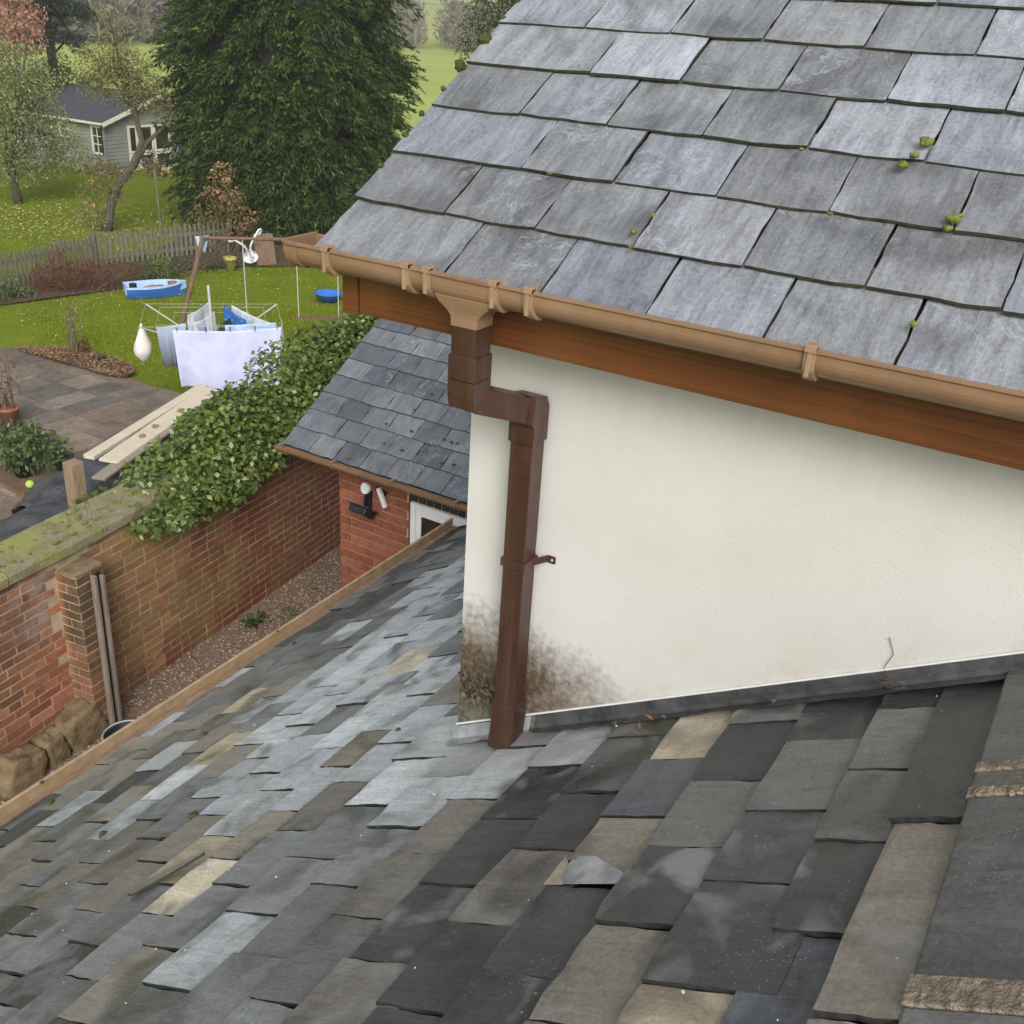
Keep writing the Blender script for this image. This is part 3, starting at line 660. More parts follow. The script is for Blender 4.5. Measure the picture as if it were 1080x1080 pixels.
# notable slates: (x, s, tone)
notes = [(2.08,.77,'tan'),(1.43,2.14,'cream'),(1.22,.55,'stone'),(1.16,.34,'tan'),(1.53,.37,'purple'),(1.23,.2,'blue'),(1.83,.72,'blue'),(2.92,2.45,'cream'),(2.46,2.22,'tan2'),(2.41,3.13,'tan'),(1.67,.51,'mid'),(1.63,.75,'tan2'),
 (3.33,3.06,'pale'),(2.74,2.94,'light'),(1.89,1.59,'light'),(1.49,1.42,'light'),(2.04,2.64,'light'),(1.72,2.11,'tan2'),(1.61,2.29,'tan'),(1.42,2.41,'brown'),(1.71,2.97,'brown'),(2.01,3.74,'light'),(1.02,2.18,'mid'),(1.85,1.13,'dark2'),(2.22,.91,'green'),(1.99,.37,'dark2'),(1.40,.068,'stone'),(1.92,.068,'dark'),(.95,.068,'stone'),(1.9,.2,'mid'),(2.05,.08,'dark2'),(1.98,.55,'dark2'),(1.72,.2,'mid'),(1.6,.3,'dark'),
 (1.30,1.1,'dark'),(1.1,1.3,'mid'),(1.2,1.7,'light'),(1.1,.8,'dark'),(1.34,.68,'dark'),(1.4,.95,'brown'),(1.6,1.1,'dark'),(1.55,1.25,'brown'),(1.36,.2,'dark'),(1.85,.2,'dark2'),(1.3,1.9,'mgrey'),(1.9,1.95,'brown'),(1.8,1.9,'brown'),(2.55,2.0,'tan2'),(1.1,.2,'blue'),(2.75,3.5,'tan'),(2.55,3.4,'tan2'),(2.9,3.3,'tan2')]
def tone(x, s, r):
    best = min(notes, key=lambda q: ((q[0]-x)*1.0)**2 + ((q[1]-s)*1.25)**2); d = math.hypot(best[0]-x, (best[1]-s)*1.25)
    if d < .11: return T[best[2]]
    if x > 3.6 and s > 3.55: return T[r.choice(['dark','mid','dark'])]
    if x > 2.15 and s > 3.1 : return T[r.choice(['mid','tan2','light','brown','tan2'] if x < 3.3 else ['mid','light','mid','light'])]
    if x > 1.75 and 1.1 < s < 3.1: return T[r.choice(['light','pale','light','pale','light','mgrey','tan2' if 2.2 < x < 3.2 else 'light'])]  # drier slates, plus the wet sky sheen painted in as paler tones
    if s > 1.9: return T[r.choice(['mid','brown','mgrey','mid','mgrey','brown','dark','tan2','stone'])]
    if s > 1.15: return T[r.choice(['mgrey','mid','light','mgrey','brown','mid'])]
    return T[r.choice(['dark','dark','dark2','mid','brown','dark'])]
bo_ = [(-.5,.0),(-.25,.012),(0,-.006),(.17,.0),(.164,.154),(.23,.33),(.36,.53),(.5,.70),(.5,1),(-.5,1),(-.49,.5)]
broken_me = bpy.data.meshes.new('slate'); nb_ = len(bo_); broken_me.from_pydata([(x,y,1) for x,y in bo_] + [(x,y,0) for x,y in bo_], [], [tuple(range(nb_)), tuple(range(nb_,2*nb_))[::-1]] + [(i, nb_+i, nb_+(i+1)%nb_, (i+1)%nb_) for i in range(nb_)])
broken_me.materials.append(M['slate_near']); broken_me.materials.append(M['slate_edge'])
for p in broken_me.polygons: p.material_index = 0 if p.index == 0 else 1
r9 = random.Random(21); todo = []
for c in range(len(bounds)-1):
    s0, s1 = bounds[c], bounds[c+1]; odd = c % 2
    x = (1.08 if odd else 1.207) - .254*4; w_ = []
    if c == 0: joints = [.35, .75, 1.15, 1.65, 2.19]
    else:
        joints = [x + .254*k + (r9.uniform(-.014,.014)) for k in range(24)]
    for a, e in zip(joints[:-1], joints[1:]):
        xm = (a+e)/2; p = near_pt(xm, (s0+s1)/2)
        if e > 5.68 or a < .3: continue
        if e > WX-.008 and a < WX and near_pt(xm, s0).y < GY-.09: e = WX-.008       # cut against the wall
        if e-a < .03: continue
        xm = (a+e)/2; p = near_pt(xm, (s0+s1)/2)
        if xm > WX-.012 and p.y < GY-.04: continue
        u, v, d = frame_pos(p); vis = -.05 < u < 1.05 and -.05 < v < 1.05
        todo.append((0 if vis else 1, d, a, e, s0, s1))
todo.sort()
extra = []
for n_, (hid, d, a, e, s0, s1) in enumerate(todo):
    gap = r9.uniform(.003, .007); wd = e-a-gap; ga = s1-s0; t = r9.uniform(.008, .014)
    if s0 == 0: t = .013
    tilt = .05*.19/ga + r9.uniform(-.006, .012); lift = r9.choice([r9.uniform(0, .003), r9.uniform(0, .003), r9.uniform(.002, .007)]) + .004
    xm = (a+e)/2; org = near_pt(xm, s1 + r9.uniform(-.006, .008), lift)
    tw = r9.choice([r9.uniform(-.016,.0), r9.uniform(-.034,-.012), r9.uniform(-.012,.006)])
    Xv = Vector((-1, -skew*.9*max(0, min(1, org.y/3.4)), 0)).normalized() if xm > 1.8 else Vector((-1,0,0))
    Yv = Vector((0,-cn,sn_)); Yv = (Yv - Xv*Yv.dot(Xv)).normalized(); Zv = Xv.cross(Yv)
    if n_ < 300:
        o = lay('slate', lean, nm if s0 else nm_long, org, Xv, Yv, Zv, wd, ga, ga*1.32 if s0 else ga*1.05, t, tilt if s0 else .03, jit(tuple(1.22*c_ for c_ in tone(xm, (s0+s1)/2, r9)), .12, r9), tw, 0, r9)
        if abs(xm-1.59) < .06 and s0 == .65: o.data = broken_me; o['label'] = 'brown slate with its corner broken off over bare silver lead'
    else:
        q = Matrix.Rotation(-tilt, 3, Xv); mw = frame(Xv, q @ Yv, q @ Zv, org, wd, ga*1.3, t); extra.append((r9.choice(nm), mw))
jo = joined('slate', lean, extra, M['slate_far'])
# silver patch of lead under the broken slate
def slope_poly(name, pts, t, m, parent, lift):
    b = MB(); n = len(pts); tp = [tuple(near_pt(x, s, lift+t)) for x, s in pts]; bt = [tuple(near_pt(x, s, lift)) for x, s in pts]
    b.add(tp + bt, [tuple(range(n)), tuple(range(n, 2*n))[::-1]] + [(i, n+i, n+(i+1)%n, (i+1)%n) for i in range(n)]); return b.build(name, m, parent)
slope_poly('lead_patch', [(1.466,.80),(1.50,.822),(1.56,.815),(1.56,.76),(1.50,.655),(1.466,.64)], .0012, M['lead_pale'], lean, .0145)
slope_poly('broken_corner', [(1.463,.842),(1.463,.79),(1.49,.812),(1.54,.822),(1.56,.842)], .0012, M['slate_near'], lean, .0150).color = (*T['tan'], 1)
# ridge stones along the top right edge with mortar beds between
rd = thing('ridge', (1.4, -.15, ZC-1.2), 'line of grey stone ridge pieces bedded in crumbling mortar along the near roof', 'ridge capping')
rp = [(-.0, 0), (-.26, .155), (-.26, .195), (.012, .032)]
def ridge_piece(name, xa, xb, m, grow=0, col=None):
    b = MB(); y0 = -.026; z0 = zn(y0)+.002
    prof = [(y0+.012+grow, z0-.02), (y0-.26, z0+.1525-.01), (y0-.26, z0+.1525+.030+grow), (y0+.014+grow, z0+.022+grow)]
    prof = [(y, z) for y, z in prof]
    if name == 'mortar_bed':
        b.prism(prof, 'x', xa, xb)
        bm = bmesh.new(); bmesh.ops.create_grid(bm, x_segments=1, y_segments=1, size=.01); bm.free()
        for k in range(26):
            f = r9.random(); s = r9.uniform(.004, .009); yy = y0+.01-f*.26; zz = z0+.022+grow+f*.1525*1.03
            b.blob((r9.uniform(xa, xb), yy, zz), (s, s, s*.6), seed=k, amp=.35, sub=1)
    else: b.prism(prof, 'x', xa, xb)
    o = b.build(name, m, rd, bevel=.004 if name != 'mortar_bed' else 0)
    if col: o.color = (*col, 1)
    return o
for xa, xb, c in [(.25,.66,'stone'),(.70,1.175,'mgrey'),(1.235,1.70,'mid'),(1.725,1.785,'brown'),(1.81,2.195,'mid')]:
    ridge_piece('ridge_stone', xa, xb, M['ridge'], 0, T[c])
for xa, xb in [(.661,.699),(1.176,1.234),(1.701,1.724),(1.786,1.809)]: ridge_piece('mortar_bed', xa, xb, M['ridge_mortar'], .004)
# eave gutter of the old roof
b = MB(); y0 = near_pt(1.8, SE).y; z0 = zn(y0)-.012
def eave_y(x): return 3.505 + (x-1.8)*skew*(1 if x > 1.8 else 0)
def eave_box(b, dy0, dy1, dz0, dz1, xa=.15, xb=5.69):
    vs = []
    for x in (xa, 1.8, xb):
        y = eave_y(x); z = zn(y)
        vs += [(x, y+dy0, z+dz0), (x, y+dy1, z+dz0), (x, y+dy1, z+dz1), (x, y+dy0, z+dz1)]
    fs = [(0,1,2,3), (11,10,9,8)]
    for s in (0, 4):
        fs += [(s+k, s+4+k, s+4+(k+1)%4, s+(k+1)%4) for k in range(4)]
    return b.add(vs, fs)
eave_box(b, -.015, .105, -.064, -.058); eave_box(b, -.018, -.012, -.0575, .0); eave_box(b, .0985, .105, -.0575, .02); eave_box(b, .094, .112, .0203, .028)
lg = b.build('gutter', M['gutter_low'], lean)
b = MB(); eave_box(b, -.002, .088, -.0578, -.028); b.build('silt', M['sand'], lg)
for k in range(20):
    x = .9 + k*.25 + r9.uniform(-.1,.1); y = eave_y(x)+.1; s = r9.uniform(.006,.011)
    if k in (3, 5, 11, 16): MB().blob((x, y-.003, zn(y)+.085), (s*1.4, s, s*.6), seed=k, amp=.3, sub=1).build('moss_clump', M['moss_dark'], lg)
for x, s, q in [(1.74,3.08,.012),(2.02,3.95,.012),(1.83,2.62,.013),(2.52,3.42,.010),(3.6,3.9,.010),(2.3,2.0,.008)]:
    MB().blob(tuple(near_pt(x, s, .022)), (q*1.5, q, q*.7), seed=int(x*77), amp=.35).build('moss_clump', M['moss_dark'], lean, smooth=True)
# loose things lying on the old roof
def loose(name, x, s, ang, pts, t, label, col, m='slate_near', lift=.03, tilt=.06):
    c = near_pt(x, s, lift); Zv = Vector((0, sn_, cn)); Xv = Vector((math.cos(ang), -math.sin(ang)*cn, math.sin(ang)*sn_)); Yv = Zv.cross(Xv)
    q = Matrix.Rotation(tilt, 3, Xv); Yv, Zv = q @ Yv, q @ Zv
    b = MB(); n = len(pts); V = [c + Xv*px + Yv*py for px, py in pts]
    b.add([tuple(p + Zv*t) for p in V] + [tuple(p) for p in V], [tuple(range(n)), tuple(range(n,2*n))[::-1]] + [(i, n+i, n+(i+1)%n, (i+1)%n) for i in range(n)])
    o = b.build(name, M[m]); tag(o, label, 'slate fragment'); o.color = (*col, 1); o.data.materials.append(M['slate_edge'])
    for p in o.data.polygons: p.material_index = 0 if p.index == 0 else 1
    return o
loose('broken_slate', 1.49, 2.31, 0.62, [(-.115,-.012),(-.10,-.035),(.02,-.03),(.12,-.012),(.125,.0),(.03,.012),(-.09,.024)], .007, 'broken tan slate sliver lying diagonally across the lower left slates', T['tan2'], lift=.027, tilt=.0)
for k in range(90):
    pass
P = np.array([near_pt(2.15 - abs(r9.gauss(0,.02)), s0, .035) for s0 in [r9.uniform(.02,1.3) for _ in range(9)]]); D = rand_dirs(len(P)); D[:,2] *= .3
o = leaves('dead_leaves', P, D, np.tile([0,.5,.86],(len(P),1)), rng.uniform(.015,.035,len(P)), rng.uniform(.008,.016,len(P)), M['brown_leaf'], kind='stuff')
tag(o, 'curled brown dead leaves caught along the lead flashing under the white wall', 'dead leaves')
b = MB()
for k in range(7):
    p = Vector((WX-.03, .215+r9.uniform(-.015,.015), zn(.215)+.03)); q = p + Vector((r9.uniform(-.02,.0), r9.uniform(-.05,.05), r9.uniform(.01,.05)))
    b.tube([p, (p+q)/2 + Vector((0, r9.uniform(-.02,.02), .015)), q], .0012, 4)
b.tube([(WX-.01,.215,zn(.215)+.03),(WX-.006,.235,zn(.215)+.07),(WX-.004,.222,zn(.215)+.11),(WX-.004,.24,zn(.215)+.15)], .001, 4)
o = b.build('dry_stalk', M['twig'], smooth=True); tag(o, 'small dry brown weed stalk growing at the foot of the white wall', 'weed')
# white flecks: lichen crumbs and dried droppings standing on the slates
P = []
while len(P) < 150:
    x, s = r9.uniform(.5, 5.4), r9.uniform(.1, 4.0); q = near_pt(x, s, .021)
    if q.x > WX-.05 and q.y < GY: continue
    P.append((q, .0011+.0034*r9.random()**3))
b = MB()
for q, s in P:
    a = r9.uniform(0,6.28); Zv = Vector((0,sn_,cn)); X1 = Vector((math.cos(a), -math.sin(a)*cn, math.sin(a)*sn_)); Y1 = Zv.cross(X1); e = r9.uniform(1,2.6)
    ring = [q + X1*math.cos(k*1.2566)*s*e + Y1*math.sin(k*1.2566)*s for k in range(5)]
    b.add([tuple(p) for p in ring] + [tuple(q + Zv*.002)], [(k,(k+1)%5,5) for k in range(5)])
o = b.build('lichen_flecks', M['bead'], lean); o['kind'] = 'stuff'

# ================================================================== BRICK ANNEXE
def brick_meshes(n, m):
    res = []
    for k in range(n):
        r = random.Random(500+k); j = lambda a: r.uniform(-a, a); c = .04
        # front face (y=-.5) with softened arrises; unit brick
        bk = [(-.5,.5,-.5),(.5,.5,-.5),(.5,.5,.5),(-.5,.5,.5)]
        md = [(-.5,-.42,-.5),(.5,-.42,-.5),(.5,-.42,.5),(-.5,-.42,.5)]
        fr = [(-.5+.02+j(.006),-.5+j(.02),-.5+c+j(.02)),(.5-.02+j(.006),-.5+j(.02),-.5+c+j(.02)),(.5-.02+j(.006),-.5+j(.02),.5-c+j(.02)),(-.5+.02+j(.006),-.5+j(.02),.5-c+j(.02))]
        vs = bk+md+fr; fs = [(8,9,10,11),(3,2,1,0)]
        for a in (0, 4): fs += [(a+i, a+(i+1)%4, a+4+(i+1)%4, a+4+i) for i in range(4)]
        me = bpy.data.meshes.new('brick'); me.from_pydata(vs, [], fs); me.materials.append(m); me.validate(); res.append(me)
    return res
bn, bo = brick_meshes(5, M['brick_new']), brick_meshes(6, M['brick_old'])
AX, AY = 5.85, 5.0                          # annexe front plane and its left corner
annexe = thing('brick_annexe', (AX+1.5, 3.6, .5), 'single storey red brick annexe with small slate roof and white framed door', 'annexe')
DY0 = 4.285                                 # left edge of the door opening
b = MB(); b.box((AX+.012, 1.8, .3), (AX+3, AY-.012, 2.84)); b.build('mortar_wall', M['mortar_new'], annexe)
new_tones = [(.29,.098,.056), (.32,.112,.064), (.25,.083,.048), (.31,.128,.078), (.265,.092,.055)]
ra = random.Random(8); course = .0775
def brick(parent, meshes, c, u, n, ln, dp, ht, col):
    """c = front-face centre, u = along, n = outward normal"""
    X, Y = Vector(u), -Vector(n); return piece('brick', ra.choice(meshes), parent, frame(X, Y, Vector((0,0,1)), Vector(c) + Y*dp/2, ln, dp, ht), col)
k = 0; z = 2.85
while z > 1.15:
    y = AY - (.005 if k % 2 else .005)
    first = True
    while y > DY0 + .03:
        ln = (.108 if k % 2 else .2185) if first else .2185
        if y - ln < DY0 + .03: ln = y - DY0 - .004
        if ln > .03: brick(annexe, bn, (AX + ra.uniform(-.001,.001), y-ln/2, z-.034), (0,-1,0), (-1,0,0), ln, .05, .066, jit(ra.choice(new_tones), .12, ra))
        y -= ln + .0095; first = False
    z -= course; k += 1
for k in range(9):                          # dark soldier course over the door
    brick(annexe, brick_meshes(1, M['brick_blue']) if k == 0 else [annexe_blue], (AX-.003, DY0-.042-k*.0735, 2.727), (0,-1,0), (-1,0,0), .060, .05, .15, (.03,.03,.04))
    if k == 0: annexe_blue = [o for o in annexe.children if o.name.startswith('brick')][-1].data
b = MB(); b.box((AX-.004, DY0-.008, 1.1), (AX+.03, DY0+.004, 2.80)); b.build('movement_joint', M['oak'], annexe)
door = MB()
dz = 2.64
for a, c in [((DY0-.062, DY0-.012), (1.0, dz)), ((3.3, DY0-.063), (dz-.05, dz))]:
    door.box((AX-.01, a[0], c[0]), (AX+.05, a[1], c[1]))
dr = door.build('door', M['upvc'], annexe, bevel=.006)
s = MB()
for a, c in [((DY0-.115, DY0-.064), (1.0, dz-.052)), ((3.3, DY0-.116), (dz-.10, dz-.052)), ((3.3, DY0-.116), (2.13, 2.22))]:
    s.box((AX-.007, a[0], c[0]), (AX+.0115, a[1], c[1]))
s.build('sash', M['upvc'], dr, bevel=.008)
s = MB(); s.box((AX+.001, 3.3, 2.222), (AX+.010, DY0-.117, dz-.102)); s.build('pane', M['glass'], dr)
s = MB(); s.box((AX+.001, 3.3, 1.0), (AX+.010, DY0-.117, 2.128)); s.build('lower_panel', M['upvc'], dr)
# annexe roof
AEX, AEZ, AVY = 5.65, ZC-3.185, 5.41; ta = math.tan(pitch_ann); ca, sa = math.cos(pitch_ann), math.sin(pitch_ann)
def za(x): return AEZ + (x-AEX)*ta
b = MB(); b.prism([(AEX+.02, za(AEX+.02)-.03), (AEX+.02, za(AEX+.02)-.055), (7.5, za(7.5)-.055), (7.5, za(7.5)-.03)], 'y', 1.6, AVY-.015)
b.prism([(7.5, za(7.5)-.025), (7.5, za(7.5)-.055), (9.3, za(7.5)-.055-1.8*ta), (9.3, za(7.5)-.025-1.8*ta)], 'y', 1.6, AVY-.015); b.build('roof_deck', M['deck'], annexe)
b = MB(); b.add([(AX+.02, AY-.02, 2.8), (9.0, AY-.02, 2.8), (7.5, AY-.02, za(7.5)-.06), (AX+.02, AY-.3, 2.8), (9.0, AY-.3, 2.8), (7.5, AY-.3, za(7.5)-.06)], [(0,1,2),(5,4,3),(0,3,4,1),(1,4,5,2),(2,5,3,0)]); b.build('gable', M['brick_new'], annexe).color = (.27,.08,.04,1)
ann_tones = [srgb(104,108,115), srgb(94,98,105), srgb(113,117,123), srgb(120,123,126), srgb(87,91,98)]
an = slate_meshes(7, M['slate_ann'], .018)
for i in range(11):
    x = AEX + i*.166; edges = [AVY, AVY-(.40 if i % 2 else .275)]
    while edges[-1] > 2.2: edges.append(edges[-1]-.255)
    for a, c in zip(edges[:-1], edges[1:]):
        lay('slate', annexe, an, (x + ra.uniform(-.004,.004), (a+c)/2, za(x)-.022), (0,-1,0), (ca,0,sa), (-sa,0,ca), a-c-.006, .166/ca, .166/ca*1.3, ra.uniform(.006,.009), .045+ra.uniform(-.004,.006), jit(ra.choice(ann_tones), .12, ra), ra.uniform(-.006,.008), 0, ra)
b = MB(); pr = [(0,0),(.003,-.03),(.02,-.055),(.045,-.06),(.08,-.05),(.095,-.02),(.095,.0),(.09,.0),(.088,-.02),(.076,-.045),(.045,-.054),(.022,-.049),(.008,-.028),(.006,0)]
b.prism([(5.585+x, ZC-3.2+z) for x, z in pr], 'y', 1.7, 5.43); ag = b.build('gutter', M['gutter'], annexe, bevel=.001)
for y in (5.405, 4.86, 4.29, 3.7):
    b = MB(); b.prism([(5.585+x+(-.004 if x < .05 else .004), ZC-3.2+z-.004*(z < -.02)) for x, z in pr[:7]], 'y', y-.012, y+.012); b.build('gutter_clip', M['gutter'], ag)
b = MB(); b.box((5.69, 1.7, ZC-3.30), (5.71, 5.40, ZC-3.215)); b.build('fascia_board', M['oak'], annexe)
b = MB(); b.box((5.712, 1.7, ZC-3.296), (AX+.02, 5.40, ZC-3.286)); b.build('soffit', M['oak'], annexe)
for x, y, s in [(5.86,4.37,.012),(5.87,4.55,.011),(5.69,4.76,.014),(6.02,4.4,.012),(6.03,4.1,.013),(6.025,4.03,.012),(6.03,3.98,.01),(5.855,4.0,.011),(6.35,4.45,.012),(5.87,3.9,.011),(6.19,4.5,.010),(6.02,4.65,.010)]:
    MB().blob((x, y, za(x)), (s, s*1.3, s*.6), seed=int(x*991+y*77), amp=.35).build('moss_clump', M['moss_dark'] if s < .0135 else M['moss'], annexe, smooth=True)
# flood lantern with white sensor on the annexe wall
lt = thing('wall_lantern', (AX, 4.66, 2.48), 'black hooded flood lamp with round white sensor fixed to the red brick wall', 'wall lamp')
lq = Matrix.Translation((AX-.10, 4.68, 2.47)) @ Matrix.Rotation(R(38), 4, 'Y')
b = MB(); b.box((-.075, -.085, -.028), (.075, .085, .028), lq); b.build('lamp_body', M['black'], lt, bevel=.01)
b = MB(); b.box((-.098, -.105, .029), (.088, .105, .040), lq); b.build('lamp_hood', M['black_worn'], lt, bevel=.004)
b = MB(); b.box((-.06, -.072, -.034), (.06, .072, -.029), lq); b.build('lamp_glass', M['glass'], lt)
b = MB(); b.box((AX-.035, 4.65, 2.44), (AX-.002, 4.69, 2.62)); b.bar((AX-.09, 4.66, 2.50), (AX-.09, 4.645, 2.67), .018, .018, (1,0,0)); b.bar((AX-.03,4.59,2.68),(AX-.03,4.5,2.64),.03,.04); b.build('bracket', M['black'], lt, bevel=.004)
b = MB(); b.tube([(AX-.11, 4.645, 2.685), (AX-.085, 4.64, 2.68)], [.045, .045], 18); b.build('sensor_disc', M['white_plastic'], lt)
b = MB(); b.bar((AX-.06, 4.545, 2.70), (AX-.06, 4.475, 2.55), .035, .03, (1,0,0)); b.build('sensor_arm', M['white_plastic'], lt, bevel=.004)

# ================================================================== BOUNDARY WALL
wd_ = Vector((.99430, .10688, 0)).normalized(); wn = Vector((wd_.y, -wd_.x, 0)); W0 = Vector((4.55, 6.42, 0)); GR = .55
def wp(u, off=0, z=0): return W0 + wd_*u + wn*off + Vector((0,0,z))     # off > 0 towards the gravel
bw = thing('boundary_wall', tuple(wp(.5, 0, GR)), 'old stained red brick garden wall with mossy coping and a square pier', 'garden wall')
WT = 2.165
b = MB()
def wbox(b, u0, u1, o0, o1, z0, z1):
    vs = [tuple(wp(u, o, z)) for z in (z0, z1) for u, o in ((u0,o0),(u1,o0),(u1,o1),(u0,o1))]
    return b.add(vs, [(0,1,2,3),(7,6,5,4),(0,4,5,1),(1,5,6,2),(2,6,7,3),(3,7,4,0)])
wbox(b, -2.6, 8.5, -.33, -.006, 0, WT); wbox(b, -.407, -.153, -.011, .208, .3, 2.055); b.build('mortar_core', M['mortar_old'], bw)
old_tones = [(.37,.165,.097), (.29,.13,.078), (.40,.185,.11), (.22,.105,.068), (.32,.165,.105), (.38,.155,.088)]
red_tones = [(.42,.175,.10), (.36,.14,.08), (.28,.11,.068), (.45,.20,.12)]
cand = []; z = WT-.004; k = 0; oc = .0765
while z > GR-.05:
    u = -2.3 + (.112 if k % 2 else 0) + (.06 if k % 5 == 3 else 0)
    while u < 4.0:
        ln = .215 if (k % 5 != 3) else .104
        if ra.random() < .12 and ln > .2: ln = .104
        cu = u + ln/2
        if not (-.40 < cu < -.16): cand.append((frame_pos(wp(cu, 0, z-.034))[2], cu, ln, z-.034))
        u += ln + .0095
    z -= oc; k += 1
cand = [(0 if visible(wp(c[1], 0, c[3])) and c[1] > -1.45 else 1,) + c for c in cand]; cand.sort()
pier = []
z = 2.045; k = 0
while z > GR-.05:                           # the pier's bricks: front (towards the gravel) and its left cheek
    zc_ = z-.034
    if k % 2: pier += [('f', -.286, .252, zc_), ('c', -.405, .096, zc_)]
    else: pier += [('f', -.335, .13, zc_), ('f', -.21, .10, zc_), ('c', -.405, .205, zc_)]
    z -= oc; k += 1
npier = len(pier)
for kind, u, ln, zc_ in pier:
    col = jit(ra.choice(old_tones), .2, ra)
    if kind == 'f': brick(bw, bo, wp(u, .214 + ra.uniform(-.002,.002), zc_), wd_, wn, ln, .105, .066, col)
    else: brick(bw, bo, wp(-.412, .002 + ln/2, zc_), wn, -wd_, ln, .05, .066, col)
ex = []
for n_, (hid, d, cu, ln, zc_) in enumerate(cand):
    col = jit(ra.choice(red_tones if cu < -.4 else old_tones), .2, ra); off = ra.uniform(-.003, .003)
    if n_ < 300 - npier: brick(bw, bo, wp(cu, off, zc_), wd_, wn, ln, .09, .066, col)
    else:
        X, Y = wd_, -wn; ex.append((ra.choice(bo), frame(X, Y, Vector((0,0,1)), wp(cu, off, zc_) + Y*.045, ln, .09, .066)))
o = joined('brick', bw, ex, M['brick_old']); o.color = (.19,.062,.038,1)
u = -2.6
while u < 2.2:                              # coping pieces
    L = ra.uniform(.85, .95); b = MB(); e = ra.uniform(-.004,.004)
    vs = []
    for uu in (u+.004, u+L*.33, u+L*.66, u+L-.004):
        vs += [tuple(wp(uu, o_ + ra.uniform(-.004,.004), z_ + e + ra.uniform(-.004,.004))) for o_, z_ in ((.05, WT+.003), (.052, WT+.075), (.04, WT+.098), (-.36, WT+.118), (-.37, WT+.003))]
    fs = [(0,1,2,3,4), (19,18,17,16,15)]
    for s_ in (0,5,10): fs += [(s_+i, s_+5+i, s_+5+(i+1)%5, s_+(i+1)%5) for i in range(5)]
    b.add(vs, fs); b.build('coping_stone', M['coping'], bw); u += L
b = MB(); wbox(b, -.415, -.145, .02, .222, 2.048, 2.085); b.v = [(x+ra.uniform(-.008,.008), y+ra.uniform(-.008,.008), z+ra.uniform(-.01,.012)) for x,y,z in b.v]; b.build('pier_cap', M['stone'], bw, bevel=.006)
pc = []
for k in range(60):
    u, o_ = ra.uniform(-1.4, .7), ra.uniform(-.3, .03); s = ra.uniform(.008, .022); pc.append((u, o_, s))
b = MB()
for k, (u, o_, s) in enumerate(pc): b.blob(tuple(wp(u, o_, WT+.108+(.03-o_)*.03)), (s*1.3, s*1.3, s*.5), seed=k, amp=.3, sub=1)
o = b.build('moss_clump', M['moss'], bw); o['kind'] = 'stuff'
# weathered wooden channel standing against the pier
ch = thing('timber_channel', tuple(wp(-.25, .23, GR)), 'tall weathered grey timber rail with a dark groove standing against the brick pier', 'timber rail')
def lean_bar(name, u, o_, wd__, dp, m, z0=GR, z1=2.03):
    b = MB(); b.bar(wp(u-.012, o_, z0), wp(u, o_, z1), dp, wd__, tuple(wd_)); return b.build(name, m, ch, bevel=.003)
lean_bar('back_board', -.235, .232, .075, .014, M['deck']); lean_bar('side_rail', -.272, .25, .026, .05, M['ply_wood']); lean_bar('side_rail', -.198, .25, .026, .05, M['ply_wood'], GR, 2.0)
# sandstone blocks at the foot of the wall
for (u, o_, s, lab, sd_) in [(-1.09, .09, (.17,.10,.16), 'leftmost of three buff sandstone blocks at the brick wall foot', 1), (-.78, .10, (.095,.085,.155), 'smallest buff sandstone block, between two others at the foot of the brick wall', 2), (-.50, .105, (.17,.10,.19), 'large slanting buff sandstone block leaning beside the brick pier', 3)]:
    b = MB().blob(tuple(wp(u, o_+.02, GR+s[2]*.72)), s, seed=sd_, amp=.10, sub=4, freq=1.1)
    c = wp(u, o_+.02, GR+s[2]*.72)
    vs = []
    for p in b.v:                           # squared-off block: push the ball towards a box
        q = Vector(p)-c; l = [q.dot(wd_)/s[0], q.dot(wn)/s[1], q.z/s[2]]; mx = max(abs(t) for t in l)+1e-6; n_ = math.sqrt(sum(t*t for t in l)); k = (n_/mx)**.9
        q = wd_*l[0]*s[0]*k + wn*l[1]*s[1]*k + Vector((0,0,l[2]*s[2]*k)); q = Matrix.Rotation((-.25,.12,.32)[sd_-1], 3, wn) @ q; q *= 1 + .10*mnoise.noise(q*13 + Vector((sd_,0,0))) + .05*mnoise.noise(q*34); vs.append(tuple(c+q))
    b.v = vs; o = b.build('stone', M['stone'], smooth=True); tag(o, lab, 'stone block', 'sandstone blocks along the wall foot')
# black rubber tub by the wall
tb = thing('rubber_tub', (4.18, 5.80, GR), 'black rubber tub on the gravel, half hidden behind the old roof gutter', 'tub')
b = MB(); b.lathe([(.12,0), (.165,.19), (.175,.2), (.165,.2), (.155,.19), (.115,.012), (0,.012)], (4.16, 5.80, GR+.01), 24); b.build('body', M['black'], tb, smooth=True)
b = MB(); b.lathe([(.168,.2), (.180,.203), (.181,.209), (.168,.211), (.168,.2)], (4.16, 5.80, GR+.012), 28, False); b.build('rim', M['steel'], tb, smooth=True)

